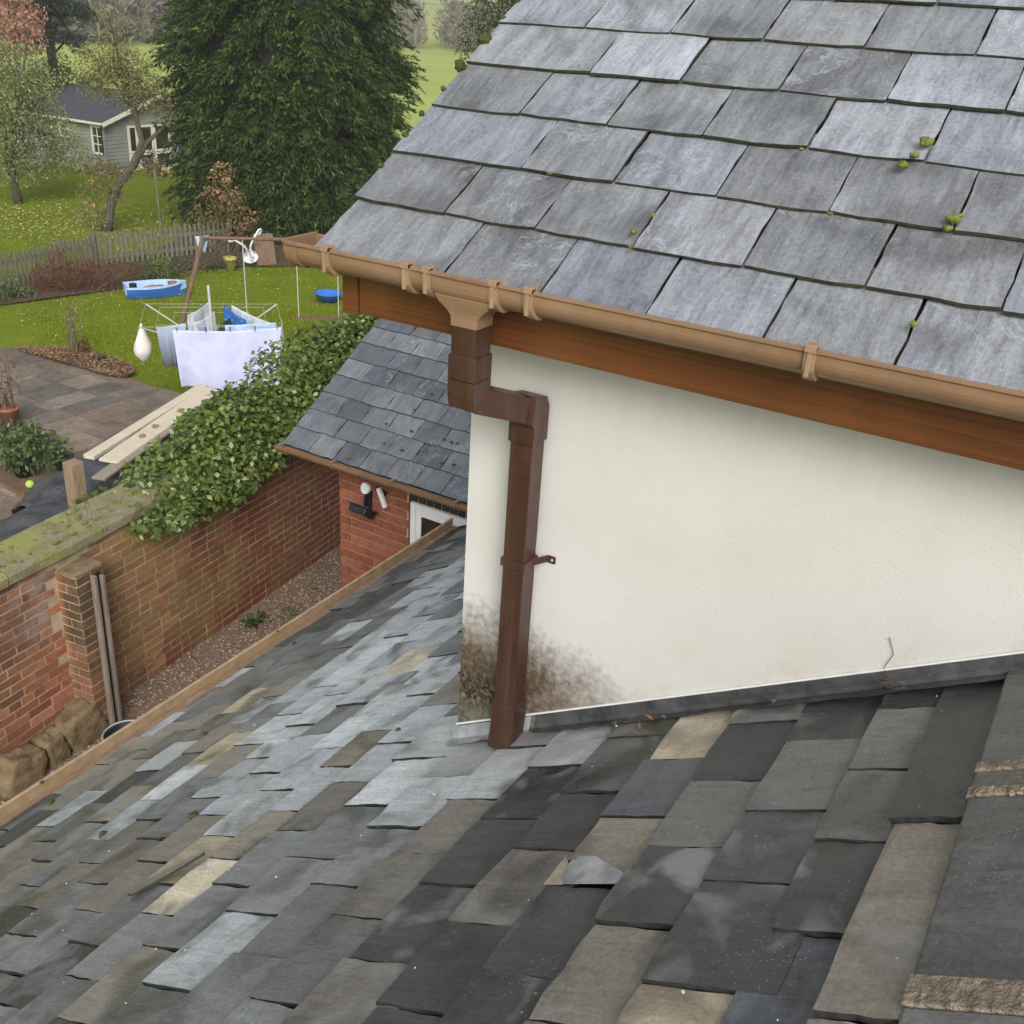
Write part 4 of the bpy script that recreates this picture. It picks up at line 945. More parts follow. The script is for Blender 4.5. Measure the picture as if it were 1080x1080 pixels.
# ================================================================== GROUND
def grid_sheet(name, x0, x1, y0, y1, z, m, zf=None, nx=2, ny=2):
    b = MB(); X = np.linspace(x0, x1, nx); Y = np.linspace(y0, y1, ny)
    b.v = [(x, y, z + (zf(x, y) if zf else 0)) for y in Y for x in X]
    b.f = [(j*nx+i, j*nx+i+1, (j+1)*nx+i+1, (j+1)*nx+i) for j in range(ny-1) for i in range(nx-1)]
    o = b.build(name, m, org=(0,0,0), smooth=True); o['kind'] = 'structure'; return o
def hill(x, y):
    d = math.hypot(x, y); h = max(0, d-205)*.045 + max(0, d-480)*.04
    return h + (1.2*mnoise.noise(Vector((x*.012, y*.012, 0))) if d > 120 else .0)
b = MB(); rs = [0, 20, 40, 70, 110, 150, 200, 205, 230, 270, 330, 400, 480, 560, 640, 700]; na = 96
b.v = [(r_*math.cos(2*math.pi*k/na), r_*math.sin(2*math.pi*k/na), -.02 + hill(r_*math.cos(2*math.pi*k/na), r_*math.sin(2*math.pi*k/na))) for r_ in rs[1:] for k in range(na)] + [(0,0,-.02)]
b.f = [(i*na+k, i*na+(k+1)%na, (i+1)*na+(k+1)%na, (i+1)*na+k)[::-1] for i in range(len(rs)-2) for k in range(na)] + [((len(rs)-1)*na, k, (k+1)%na) for k in range(na)]
b.f = [f[::-1] if len(f) == 4 else f for f in b.f]
o = b.build('field', M['field'], org=(0,0,0), smooth=True); o['kind'] = 'structure'
grid_sheet('lawn', -6, 40, 6.8, 52, .0, M['lawn'], lambda x, y: .03*mnoise.noise(Vector((x*.5, y*.5, 0))), 60, 60)
b = MB(); P0 = [wp(-6, -.05), wp(9, -.05), Vector((14, 1, 0)), Vector((-4, -4, 0))]
b.add([(p.x, p.y, GR) for p in P0] + [(p.x, p.y, -.3) for p in P0], [(0,3,2,1),(4,5,6,7),(0,1,5,4),(1,2,6,5),(2,3,7,6),(3,0,4,7)]); o = b.build('gravel_bed', M['gravel_base'], org=(0,0,0)); o['kind'] = 'structure'
n = 30000                                   # loose pebbles
uu = rng.uniform(-1.6, 5.2, n); oo = rng.uniform(0.0, 2.4, n); s = rng.uniform(.005, .014, n)
cen = np.array([list(wp(0,0,0))])*0 + np.array(W0)[None] + np.outer(uu, np.array(wd_)) + np.outer(oo, np.array(wn)); cen[:,2] = GR + s*.35 + .02*np.clip(.25-oo,0,1)
octv = np.array([[1,0,0],[0,1,0],[-1,0,0],[0,-1,0],[0,0,.7],[0,0,-.7]])
ang = rng.uniform(0, 6.28, n); ex_ = rng.uniform(.7, 1.5, n)
V = octv[None]*s[:,None,None]; V = V*np.stack([ex_, np.ones(n), np.ones(n)],1)[:,None,:]; V = V*rng.uniform(.8,1.2,(n,6,1))
Vx = V[:,:,0]*np.cos(ang)[:,None]-V[:,:,1]*np.sin(ang)[:,None]; Vy = V[:,:,0]*np.sin(ang)[:,None]+V[:,:,1]*np.cos(ang)[:,None]
V = np.stack([Vx,Vy,V[:,:,2]],2) + cen[:,None,:]
b = MB(); b.v = V.reshape(-1,3).tolist(); b.f = [tuple(6*i+q for q in t) for i in range(n) for t in ((0,1,4),(1,2,4),(2,3,4),(3,0,4),(1,0,5),(2,1,5),(3,2,5),(0,3,5))]
o = b.build('gravel', M['pebble'], org=(5,5.5,GR)); tag(o, 'brown and buff gravel covering the passage beside the brick wall', 'gravel', kind='stuff')
n = 500; uu = rng.uniform(-1.5, 4.5, n); oo = np.abs(rng.normal(0, .25, n)); P = np.array(W0)[None] + np.outer(uu, np.array(wd_)) + np.outer(oo, np.array(wn)); P[:,2] = GR+.022
D = rand_dirs(n); D[:,2] *= .25
o = leaves('leaf_litter', P, D, np.tile([0,0,1.],(n,1)) + rand_dirs(n)*.3, rng.uniform(.015,.04,n), rng.uniform(.01,.02,n), M['brown_leaf'], kind='stuff'); tag(o, 'brown dead leaves scattered on the gravel along the foot of the brick wall', 'leaf litter')
def rosette(name, c, n, L, m, label, cat, group=None, up=.5, spread=.1, stem=None):
    t = thing(name, tuple(c), label, cat, group)
    d = rand_dirs(n); d[:,2] = np.abs(d[:,2])*up + .1; P = np.array(c)[None] + d*np.array([spread, spread, spread*.6])*rng.random((n,1)); 
    leaves('foliage', P, d, rand_dirs(n)*.6 + np.array([0,0,1.]), rng.uniform(L*.6, L*1.2, n), rng.uniform(L*.3, L*.6, n), m, t); return t
rosette('weed', (6.2, 6.38, GR+.01), 60, .09, M['plant'], 'dark green leafy weed on the gravel nearest the foot of the brick wall', 'weed', 'weeds growing in the gravel', .6, .12)
rosette('weed', (6.48, 6.22, GR+.01), 26, .05, M['plant'], 'thin pale green weed in the middle of the gravel passage', 'weed', 'weeds growing in the gravel', .6, .10)
rosette('weed', (6.26, 5.95, GR+.01), 34, .055, M['plant'], 'small green weed on the gravel closest to the old roof gutter', 'weed', 'weeds growing in the gravel', .6, .08)
rosette('weed', (7.0, 6.35, GR+.01), 12, .04, M['plant'], 'tiny weed on the gravel farthest along towards the red brick annexe', 'weed', 'weeds growing in the gravel', .6, .05)

# ------------------------------------------------------------------ ivy over the wall
ivy = thing('ivy_hedge', tuple(wp(2.6, -.2, 1.6)), 'thick mass of green ivy growing over the top of the brick garden wall', 'ivy')
ri = random.Random(4); lumps = []
crest = [(.42, 2.36, .15), (.75, 2.45, .22), (1.1, 2.53, .27), (1.4, 2.60, .30), (1.7, 2.70, .33), (2.05, 2.77, .36), (2.4, 2.88, .40), (2.8, 3.02, .44), (3.3, 3.18, .48), (3.8, 3.20, .5), (4.3, 3.05, .5), (4.8, 2.95, .45), (5.4, 2.9, .45), (6.0, 2.85, .42)]
for u, zt_, r_ in crest:
    for k in range(5):
        o_ = ri.uniform(-.5, .20); zz = zt_ - r_*ri.uniform(.7, 1.15) - abs(o_+.15)*.35
        p = wp(u + ri.uniform(-.18,.18), o_, zz); rk = r_*ri.uniform(.6, .95); lumps.append((p.x, p.y, p.z, rk*1.05, rk*.9, rk))
    p = wp(u, .10, zt_-r_*1.45); lumps.append((p.x, p.y, p.z, r_*.9, .22, r_*.75))
for u, o_, z_, r_ in [(1.25,.13,2.17,.2),(1.6,.12,2.22,.22),(.85,.12,2.17,.16),(2.05,.12,2.25,.24),(.62,.13,2.13,.11),(2.3,.05,2.12,.12)]:
    p = wp(u, o_, z_); lumps.append((p.x, p.y, p.z, r_, .14, r_*.85))
n = 42000; P, d = in_lumps(lumps, n, .55)
D = d*.6 + rand_dirs(n)*.7 + np.array([0,0,-.45]); Nn = d + np.array([0,0,.9]) + rand_dirs(n)*.5
leaves('foliage', P, D, Nn, rng.uniform(.035,.075,n), rng.uniform(.032,.066,n), M['ivy'], ivy)
for u, z_, cnt in [(1.28, 1.98, 18), (1.35, 1.93, 14), (2.32, 2.14, 30), (2.45, 2.2, 16), (.9, 2.02, 12)]:
    p = np.array(wp(u, .03, z_)); P = p[None] + rng.normal(0, .05, (cnt,3))*np.array([1,.2,.6]); leaves('trailing_shoot', P, rand_dirs(cnt)*.6+np.array([0,-.3,-.5]), np.tile(np.array(wn),(cnt,1))+np.array([0,0,.4]), rng.uniform(.05,.075,cnt), rng.uniform(.04,.06,cnt), M['ivy'], ivy)
n = 900; P, d = in_lumps(lumps, n, .98); d[:,2] = np.abs(d[:,2])
leaves('flower_heads', P, d, rand_dirs(n), rng.uniform(.025,.04,n), rng.uniform(.02,.035,n), M['shrub'], ivy)
b = MB()
for k in range(16):                          # dry creeping stems on the brick face
    u = ri.uniform(.2, 2.6); z_ = ri.uniform(.75, 1.5); pts = [wp(u, .006, z_)]
    for q in range(9): u += ri.uniform(.02, .12)*ri.choice((1,1,-1)); z_ += ri.uniform(-.06, .045); pts.append(wp(u, .006+ri.uniform(0,.006), max(z_, .6)))
    b.tube(pts, .0022, 4)
b.build('creeping_stem', M['twig'], ivy)['kind'] = 'stuff'
# dry seedling stalks on the coping
b = MB()
for k in range(5):
    p = wp(.02+ri.uniform(-.15,.15), -.05+ri.uniform(-.1,.05), WT+.1); q = p + Vector((ri.uniform(-.06,.06), ri.uniform(-.06,.06), ri.uniform(.12,.3))); b.tube([p, (p+q)/2 + Vector((.01,0,0)), q], .002, 4)
o = b.build('dry_weed', M['twig']); tag(o, 'thin dry weed stalks sprouting from the mossy coping near the pier', 'weed')

# ------------------------------------------------------------------ things just behind the wall
b = MB(); b.bar((4.86, 7.02, 1.2), (4.86, 7.0, 2.565), .118, .118, (1,0,0)); b.v = [(x + (.004 if i_ < 4 else 0), y, z) for i_, (x, y, z) in enumerate(b.v)]
o = b.build('timber_post', M['post_wood'], bevel=.006); tag(o, 'square brown timber post standing just behind the mossy coping', 'post')
ts = thing('tarpaulin', (7.9, 10.1, 0), 'crumpled black plastic tarpaulin draped over a low stack behind the wall', 'tarpaulin')
b = MB(); nu, nv = 40, 22; a0, a1 = Vector((6.35, 10.15, 0)), Vector((9.6, 10.35, 0)); ax = (a1-a0).normalized(); sx_ = Vector((-ax.y, ax.x, 0))
for i in range(nu):
    for k in range(nv):
        f = i/(nu-1); t = -1 + 2*k/(nv-1); hgt = (.62 + .30*min(1, f*2.2)) * (1 - abs(t)**2.6); wdt = .95 + .12*math.sin(f*9)
        nz = mnoise.noise(Vector((f*7, t*2.2, 1.3)))*.13 + mnoise.noise(Vector((f*18, t*6, 4)))*.05 + abs(mnoise.noise(Vector((f*11+t*3, t*9, 8))))*.05
        p = a0.lerp(a1, f) + sx_*t*wdt*(.75 + .25*min(1, f*3)) + Vector((0,0,max(.01, hgt + nz))) + ax*(.35*abs(t)**2*(1-f) - .1*mnoise.noise(Vector((t*3, 7, f))))
        b.v.append(tuple(p))
b.f = [(i*nv+k, (i+1)*nv+k, (i+1)*nv+k+1, i*nv+k+1) for i in range(nu-1) for k in range(nv-1)]
o = b.build('sheet', M['tarp'], ts, smooth=True); sd2 = o.modifiers.new('solid', 'SOLIDIFY'); sd2.thickness = .006
b = MB(); b.box((6.9, 9.75, .02), (9.3, 10.65, .6)); b.build('stack', M['deck'], ts)
def plank(p, q, wd__, th, m, label):
    b = MB(); b.bar(p, q, wd__, th); o = b.build('plank', m, bevel=.004); tag(o, label, 'plank', 'planks lying on the tarpaulin'); return o
plank((7.33, 9.86, .96), (9.75, 10.62, 1.06), .27, .035, M['plank_pale'], 'widest pale new plank lying on the black tarpaulin')
plank((7.28, 10.16, .95), (9.8, 10.86, 1.04), .15, .05, M['plank_pale'], 'narrow pale plank on the patio side of the tarpaulin')
plank((6.98, 9.62, .92), (9.1, 10.30, 1.01), .17, .03, M['plank_grey'], 'weathered grey brown plank on the wall side of the tarpaulin')
for k, (f, dx) in enumerate([(.28,.02),(.42,-.02),(.62,.05)]):
    p = Vector((7.33,9.86,.978)).lerp(Vector((9.75,10.62,1.078)), f); o = MB().blob((p.x+dx, p.y, p.z+.02), (.045,.035,.025), seed=k, amp=.3).build('clod', M['sand']); tag(o, ('small brown clod on the left end of the widest pale plank', 'small brown clod at the middle of the widest pale plank', 'small brown clod on the widest pale plank, nearest the ivy')[k], 'clod', 'clods on the pale plank')
b = MB()
for i in range(14):
    for k in range(10):
        f, t = i/13, k/9; b.v.append((4.6+f*1.9, 8.55+t*1.1-f*.1, .9 + .16*math.sin(f*3.1)*math.sin(t*3.1) + .07*mnoise.noise(Vector((f*6,t*5,2)))))
b.f = [(i*10+k, (i+1)*10+k, (i+1)*10+k+1, i*10+k+1) for i in range(13) for k in range(9)]
o = b.build('plastic_sheet', M['tarp'], smooth=True); sm_ = o.modifiers.new('solid','SOLIDIFY'); sm_.thickness = .01; tag(o, 'crumpled grey black plastic sheeting at the left edge beyond the coping', 'plastic sheet')

# ------------------------------------------------------------------ patio
patio = grid_sheet('patio', 3.0, 11.15, 6.95, 17.2, .012, M['joint'])
rp_ = random.Random(12); slab_me = []
for k in range(5):
    r = random.Random(700+k); j = lambda a: r.uniform(-a, a); base = [(-.5,-.5),(.0,-.5),(.5,-.5),(.5,0),(.5,.5),(0,.5),(-.5,.5),(-.5,0)]
    tp = [(x+j(.008), y+j(.008), 1+j(.06)) for x, y in base]; me = bpy.data.meshes.new('paving_slab')
    me.from_pydata(tp + [(x, y, 0) for x, y, z in tp], [], [tuple(range(8)), tuple(range(8,16))[::-1]] + [(i, 8+i, 8+(i+1)%8, (i+1)%8) for i in range(8)]); me.materials.append(M['slab']); slab_me.append(me)
slab_tones = [(.21,.165,.125), (.25,.20,.15), (.17,.14,.112), (.30,.25,.19), (.125,.11,.095), (.235,.175,.13), (.20,.17,.135)]
y = 7.0
while y < 17.1:
    dy = rp_.choice((.45, .6, .6)); x = 3.9 + rp_.uniform(-.3, 0); lim = 11.05 if y < 15 else 10.8
    while x < lim:
        dx = min(rp_.choice((.45, .6, .75, .9)), lim + .2 - x)
        if visible((x+dx/2, y+dy/2, 0)) and dx > .15:
            a = Matrix.Rotation(rp_.uniform(-.006,.006), 4, 'Z')
            piece('paving_slab', rp_.choice(slab_me), patio, Matrix.Translation((x+dx/2, y+dy/2, .008 + rp_.uniform(0,.004))) @ a @ Matrix.Diagonal((dx-.014, dy-.014, .028, 1)), jit(rp_.choice(slab_tones), .15, rp_))
        x += dx
    y += dy
# bark bed at the patio edge
b = MB(); ring = [(10.9,16.9),(10.95,16.2),(10.98,15.4),(11.0,14.6),(11.12,14.25),(11.45,14.35),(11.7,14.8),(11.75,15.3),(11.65,15.9),(11.5,16.4),(11.2,16.9)]
b.add([(x, y, .075) for x, y in ring] + [(11.3,15.6,.14)], [(i, (i+1)%11, 11) for i in range(11)]); o = b.build('bark_bed', M['soil'], org=(0,0,0), smooth=True); o['kind'] = 'structure'
n = 2600; a = rng.random((n,1)); k = rng.integers(0, 11, n); rg = np.array(ring); f = rng.random((n,1)); e = rg[k]*(1-f) + rg[(k+1)%11]*f; P2 = e*np.sqrt(a) + np.array([11.3,15.6])*(1-np.sqrt(a)); P = np.c_[P2, .08+.06*(1-np.sqrt(a[:,0]))+.012]
D = rand_dirs(n); D[:,2] *= .25
o = leaves('bark_chips', P, D, np.tile([0,0,1.],(n,1))+rand_dirs(n)*.35, rng.uniform(.03,.07,n), rng.uniform(.015,.03,n), M['chip'], kind='stuff'); tag(o, 'brown bark chippings spread over the small bed at the patio edge', 'bark chippings')

# ------------------------------------------------------------------ lawn dressing
LB = [(9.8,11.6),(11.2,13.0),(11.3,14),(11.9,15),(11.5,17),(12.3,20),(13,31),(24,36),(29,31),(27,20),(19,14),(13,9)]
def in_poly(x, y, poly):
    c = np.zeros(len(x), bool); n_ = len(poly)
    for i in range(n_):
        (x1,y1),(x2,y2) = poly[i], poly[(i+1)%n_]; t = ((y1 > y) != (y2 > y)) & (x < (x2-x1)*(y-y1)/(y2-y1+1e-12)+x1); c ^= t
    return c
n = 240000; X = rng.uniform(9.8, 29, n); Y = rng.uniform(9, 36, n); dist = np.hypot(X, Y); keep = in_poly(X, Y, LB) & (rng.random(n) < np.clip(22/dist, 0, 1)**1.5); X, Y = X[keep], Y[keep]; n = len(X)
h_ = rng.uniform(.03, .075, n); a = rng.uniform(0, 6.28, n); wd2 = rng.uniform(.006, .012, n); lx, ly = rng.normal(0,.025,n), rng.normal(0,.025,n)
V = np.stack([np.c_[X-np.cos(a)*wd2, Y-np.sin(a)*wd2, np.zeros(n)], np.c_[X+np.cos(a)*wd2, Y+np.sin(a)*wd2, np.zeros(n)], np.c_[X+lx, Y+ly, h_]], 1).reshape(-1,3)
o = fast_mesh('grass', V, 3, M['blade'], org=(15,18,0), kind='stuff'); tag(o, 'short mown green grass of the garden lawn', 'grass')
def litter(name, n, cx, cy, sx, sy, m, label, L=(.04,.075)):
    P = np.c_[rng.normal(cx, sx, n), rng.normal(cy, sy, n), np.full(n, .06)]; D = rand_dirs(n); D[:,2] *= .2
    o = leaves(name, P, D, np.tile([0,0,1.],(n,1))+rand_dirs(n)*.3, rng.uniform(*L, n), rng.uniform(L[0]*.7, L[1]*.7, n), m, kind='stuff'); tag(o, label, 'fallen leaves')
litter('fallen_leaves', 1300, 18.3, 26.6, 1.3, 2.0, M['litter'], 'pale yellow fallen leaves scattered on the lawn under the left fruit tree', (.05,.10))
litter('fallen_leaves', 600, 21.4, 24.6, 1.8, 1.8, M['litter'], 'pale fallen leaves on the grass between the leaning tree and conifer', (.05,.09))
P0 = rng.random((900,2)); P = np.c_[11.5+P0[:,0]*7, 11.5+P0[:,1]*8, np.full(900,.06)]; P = P[in_poly(P[:,0], P[:,1], LB)]; n = len(P); D = rand_dirs(n); D[:,2] *= .2
o = leaves('fallen_leaves', P, D, np.tile([0,0,1.],(n,1))+rand_dirs(n)*.3, rng.uniform(.03,.055,n), rng.uniform(.02,.04,n), M['litter'], kind='stuff'); tag(o, 'small pale leaves dotted over the near lawn around the washing line', 'fallen leaves')
b = MB(); b.add([(x,y,.045+.02*math.sin(i*2)) for i, (x,y) in enumerate([(12.2,19.85),(13.6,19.5),(15.4,19.15),(16.6,19.5),(17.6,19.45),(18.6,18.9),(20.2,17.5),(22,16.6),(24,18),(24,24),(19,22),(17.2,21.2),(14.4,21.8),(12,22)])], [tuple(range(14))]); o = b.build('flower_bed', M['soil'], org=(0,0,0)); o['kind'] = 'structure'

# ------------------------------------------------------------------ washing on the rotary line
HL = 1.5
ro = thing('rotary_dryer', (11.35, 12.25, 0), 'rotary washing line with a thin pale pole standing on the lawn', 'washing line')
b = MB(); b.tube([(11.35,12.25,0),(11.33,12.28,1.98)], .022, 10); b.build('pole', M['steel'], ro)
cor = [Vector((10.15,12.55,HL)), Vector((11.62,11.02,HL)), Vector((12.55,12.0,HL)), Vector((11.1,13.5,HL))]
for c in cor:
    b = MB(); b.tube([(11.345,12.26,.95), c], .011, 6); b.build('arm', M['steel'], ro); 
b = MB()
for f in (1., .78, .56):
    q = [Vector((11.345,12.26,HL-.3*(1-f))).lerp(c, f) for c in cor]
    for i in range(4): b.tube([q[i], q[(i+1)%4]], .0035, 4)
b.build('line', M['rope'], ro)
def cloth(name, a, c, drop, m, label, cat, folds=5, amp=.03, lo=None, nu=36, nv=26, sag=.02, seed=0, double=False):
    """cloth hung from a..c, dropping `drop` (a number or a pair for the two ends)"""
    a, c = Vector(a), Vector(c); d = (c-a).normalized(); nrm = Vector((d.y, -d.x, 0)); dr = drop if isinstance(drop, tuple) else (drop, drop); b = MB()
    for i in range(nu):
        f = i/(nu-1)
        for k in range(nv):
            t = k/(nv-1); L = dr[0]*(1-f)+dr[1]*f
            w_ = amp*t**.6*(math.sin(f*folds*6.28+seed+t*2.2*math.cos(f*3.1)) + .5*math.sin(f*folds*13.1+seed*2)) + amp*1.1*mnoise.noise(Vector((f*4+seed, t*2.4, seed)))*t + amp*.3*mnoise.noise(Vector(((f-.5)*9*(1-.5*t)+seed, (t+abs(f-.5))*6, seed*2)))*min(1, t*5)
            p = a.lerp(c, f) + nrm*w_ + Vector((0,0,-L*t - sag*math.sin(f*math.pi) + .02*t*math.sin(f*folds*6.28+seed)))
            if lo: p += d*lo*(f-.5)*t
            b.v.append(tuple(p))
    b.f = [(i*nv+k, (i+1)*nv+k, (i+1)*nv+k+1, i*nv+k+1) for i in range(nu-1) for k in range(nv-1)]
    o = b.build(name, m, smooth=True); s_ = o.modifiers.new('solid','SOLIDIFY'); s_.thickness = .005; tag(o, label, cat); return o
cloth('bed_sheet', (10.36,12.06,HL+.01), (11.56,10.98,HL+.01), (.93,.98), M['sheet'], 'large pale lilac bed sheet hanging along the front of the washing line', 'sheet', 2.1, .034, -.12, 60, 36, .04, 1)
cloth('sheet_corner', (11.57,10.98,HL+.01), (11.95,11.35,HL+.01), (.42,.5), M['sheet'], 'short pale lilac end of cloth around the right corner of the washing line', 'sheet', 2, .02, 0, 20, 16, .01, 3)
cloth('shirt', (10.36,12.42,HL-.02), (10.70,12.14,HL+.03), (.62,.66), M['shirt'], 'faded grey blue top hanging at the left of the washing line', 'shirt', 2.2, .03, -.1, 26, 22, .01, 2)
cloth('towel', (10.97,12.39,HL+.06), (11.66,12.64,HL+.10), (.46,.42), M['towel_white'], 'white printed towel hanging on the back line, left of the pole', 'towel', 1.4, .03, 0, 22, 18, .03, 5)
cloth('towel', (10.93,12.22,HL-.03), (11.50,12.36,HL+.02), (.36,.34), M['white_cloth'], 'small plain white cloth hanging in the middle, left of the pole', 'towel', 1.6, .025, 0, 20, 16, .03, 6)
cloth('towel', (11.66,12.30,HL+.09), (11.45,11.62,HL+.03), (.46,.40), M['towel_blue'], 'deep blue patterned cloth hanging just right of the pole', 'towel', 1.6, .025, 0, 22, 18, .02, 7)
cloth('towel', (11.74,12.22,HL+.10), (11.60,11.24,HL+.02), (.34,.26), M['towel_white'], 'white striped cloth on the far right line of the washing', 'towel', 3, .02, 0, 28, 14, .02, 8)
cloth('towel', (11.0,11.62,HL+.03), (11.60,11.12,HL+.05), (.25,.25), M['boat_pale'], 'pale blue cloth hanging just behind the top of the lilac sheet', 'towel', 2.4, .02, 0, 22, 14, .0, 9)
cloth('dark_garment', (11.30,12.05,HL-.1), (11.72,12.16,HL-.06), (.36,.38), M['dark_leaf'], 'dark green garment hung near the pole behind the sheet', 'garment', 2.4, .03, 0, 20, 14, .0, 10)
for f, pl in ((.04,'leftmost'), (.3,''), (.52,'middle'), (.75,'second from the right'), (.96,'rightmost')):
    p = Vector((10.36,12.06,HL+.012)).lerp(Vector((11.56,10.98,HL+.012)), f); b = MB(); b.box((p.x-.011,p.y-.011,p.z-.05),(p.x+.011,p.y+.011,p.z+.03)); o = b.build('clothes_peg', M['towel_blue'] if f == .3 else M['plank_grey'])
    tag(o, 'blue plastic clothes peg on the top edge of the lilac sheet' if f == .3 else pl + ' wooden clothes peg on the top edge of the lilac sheet', 'peg', 'pegs along the lilac sheet')
b = MB(); c = Vector((10.2, 12.56, 1.5)); prof = [(.012,.0),(.03,-.04),(.07,-.14),(.125,-.28),(.14,-.36),(.11,-.44),(.06,-.52),(.01,-.57)]
b.lathe([(r_, z_) for r_, z_ in prof], tuple(c), 20); b.v = [(c.x+(x-c.x)*1.15 + .025*mnoise.noise(Vector((x*9,y*9,z*6))), c.y+(y-c.y)*.8 + .025*mnoise.noise(Vector((x*9+5,y*9,z*6))), z) for x, y, z in b.v]
b.tube([(c.x,c.y,c.z-.01),(c.x+.005,c.y,c.z+.04)], .018, 8)
o = b.build('carrier_bag', M['bag'], smooth=True); tag(o, 'cream plastic carrier bag tied to the left end of the washing line', 'bag')

# ------------------------------------------------------------------ swing frame
sw = thing('swing_frame', (13.6, 15.3, 0), 'brown timber swing frame with a long top bar and pale ropes', 'swing frame')
b = MB(); b.tube([(13.35,15.42,0),(13.86,15.08,1.93)], .05, 10); b.build('leg', M['log'], sw)
S0, S1 = Vector((13.82,15.12,1.95)), Vector((16.25,12.52,1.95))
b = MB(); b.tube([S0, S1], .032, 10); b.build('top_bar', M['log'], sw)
for q in ((16.75,12.75,0), (15.75,12.05,0)):
    b = MB(); b.tube([q, (16.2,12.58,1.92)], .047, 10); b.build('leg', M['log'], sw)
for f in (.22, .50, .72):
    p = S0.lerp(S1, f); b = MB(); b.tube([p, (p.x+.02, p.y, .42)], .011, 6); b.build('rope', M['rope'], sw)
p, q = S0.lerp(S1, .48), S0.lerp(S1, .74); b = MB(); b.bar((p.x,p.y,.41), (q.x,q.y,.41), .16, .03); b.build('seat', M['log'], sw)
cloth('rag', (13.75,15.16,1.98), (13.98,15.05,1.98), .30, M['boat_pale'], 'pale blue rag tied round the top corner of the swing frame', 'rag', 1.5, .03, -.14, 14, 10, .0, 4)
# sand-pit boat
bt = thing('sandpit_boat', (15.0, 18.0, 0), 'small blue and white plastic toy boat used as a sandpit on the lawn', 'toy boat')
ax_ = Vector((15.93-14.72, 17.75-18.55, 0)); Lb = ax_.length; ax_.normalize(); sy_ = Vector((-ax_.y, ax_.x, 0)); Lb *= .88; o0 = Vector((14.80, 18.62, 0))
def hull(sc, z0, z1, inner=False, nL=14):
    rings = []
    for i in range(nL):
        f = i/(nL-1); wd3 = .36*(1-max(0, (f-.45)/.55)**2.2)*(.82 + .18*min(1, f/.3)); wd3 = max(wd3, .01)*sc
        rings.append((f, wd3))
    return rings
def boat_shell(name, sc, prof, m):          # prof: list of (width factor, z)
    b = MB(); R_ = hull(sc, 0, 0); cols = len(prof)
    for f, w3 in R_:
        for s_, z_ in prof: b.v.append(tuple(o0 + ax_*Lb*(.5+(f-.5)*(sc if sc < 1 else 1)) + sy_*w3*s_ + Vector((0,0,z_+.05*f*f*(z_ > .1)))))
    n_ = len(R_); b.f = [(i*cols+k, (i+1)*cols+k, (i+1)*cols+k+1, i*cols+k+1) for i in range(n_-1) for k in range(cols-1)] + [tuple(range(cols)), tuple((n_-1)*cols+k for k in range(cols))[::-1]]
    return b.build(name, m, bt, smooth=False)
boat_shell('hull', 1., [(-1.0,.24),(-.92,.15),(-.7,.02),(.7,.02),(.92,.15),(1.0,.24)], M['boat_blue'])
b = MB(); R_ = hull(1, 0, 0)
for f, w3 in R_:
    for s_, z_ in ((-1.06,.235),(-1.06,.265),(-.86,.27),(-.8,.10),(.8,.10),(.86,.27),(1.06,.265),(1.06,.235)): b.v.append(tuple(o0 + ax_*Lb*(.5+(f-.5)*1.03) + sy_*w3*s_ + Vector((0,0,z_+.05*f*f))))
b.f = [(i*8+k, (i+1)*8+k, (i+1)*8+k+1, i*8+k+1) for i in range(len(R_)-1) for k in range(7)] + [(0,1,2,3,4,5,6,7)]
b.build('deck', M['boat_pale'], bt)
p = o0+ax_*Lb*.45; b = MB().blob((p.x, p.y, .14), (.30,.2,.10), seed=2, amp=.2, sub=3); o = b.build('sand', M['sand'], smooth=True); tag(o, 'heap of brown sand lying inside the blue toy boat', 'sand')
p = o0+ax_*Lb*.12; o = MB().box((p.x-.06,p.y-.08,.15),(p.x+.06,p.y+.04,.31)).build('toy', M['black'], bevel=.01); tag(o, 'small black toy at the stern end inside the blue boat', 'toy')
p = o0+ax_*Lb*.78; b = MB(); b.lathe([(.0,.10),(.09,.13),(.10,.25),(.085,.25),(.075,.15),(0,.14)], (p.x,p.y,.05), 14); o = b.build('plant_pot', M['terracotta'], smooth=True); tag(o, 'small terracotta pot lying in the bow of the blue toy boat', 'pot')
# blue bowl on the lawn, seen under the gutter
b = MB(); b.lathe([(.0,.04),(.22,.05),(.30,.2),(.33,.22),(.31,.23),(.28,.2),(.2,.08),(0,.07)], (17.55,15.2,0), 24); o = b.build('plastic_bowl', M['boat_blue'], smooth=True); tag(o, 'round blue plastic paddling bowl on the lawn just under the house gutter end', 'bowl')

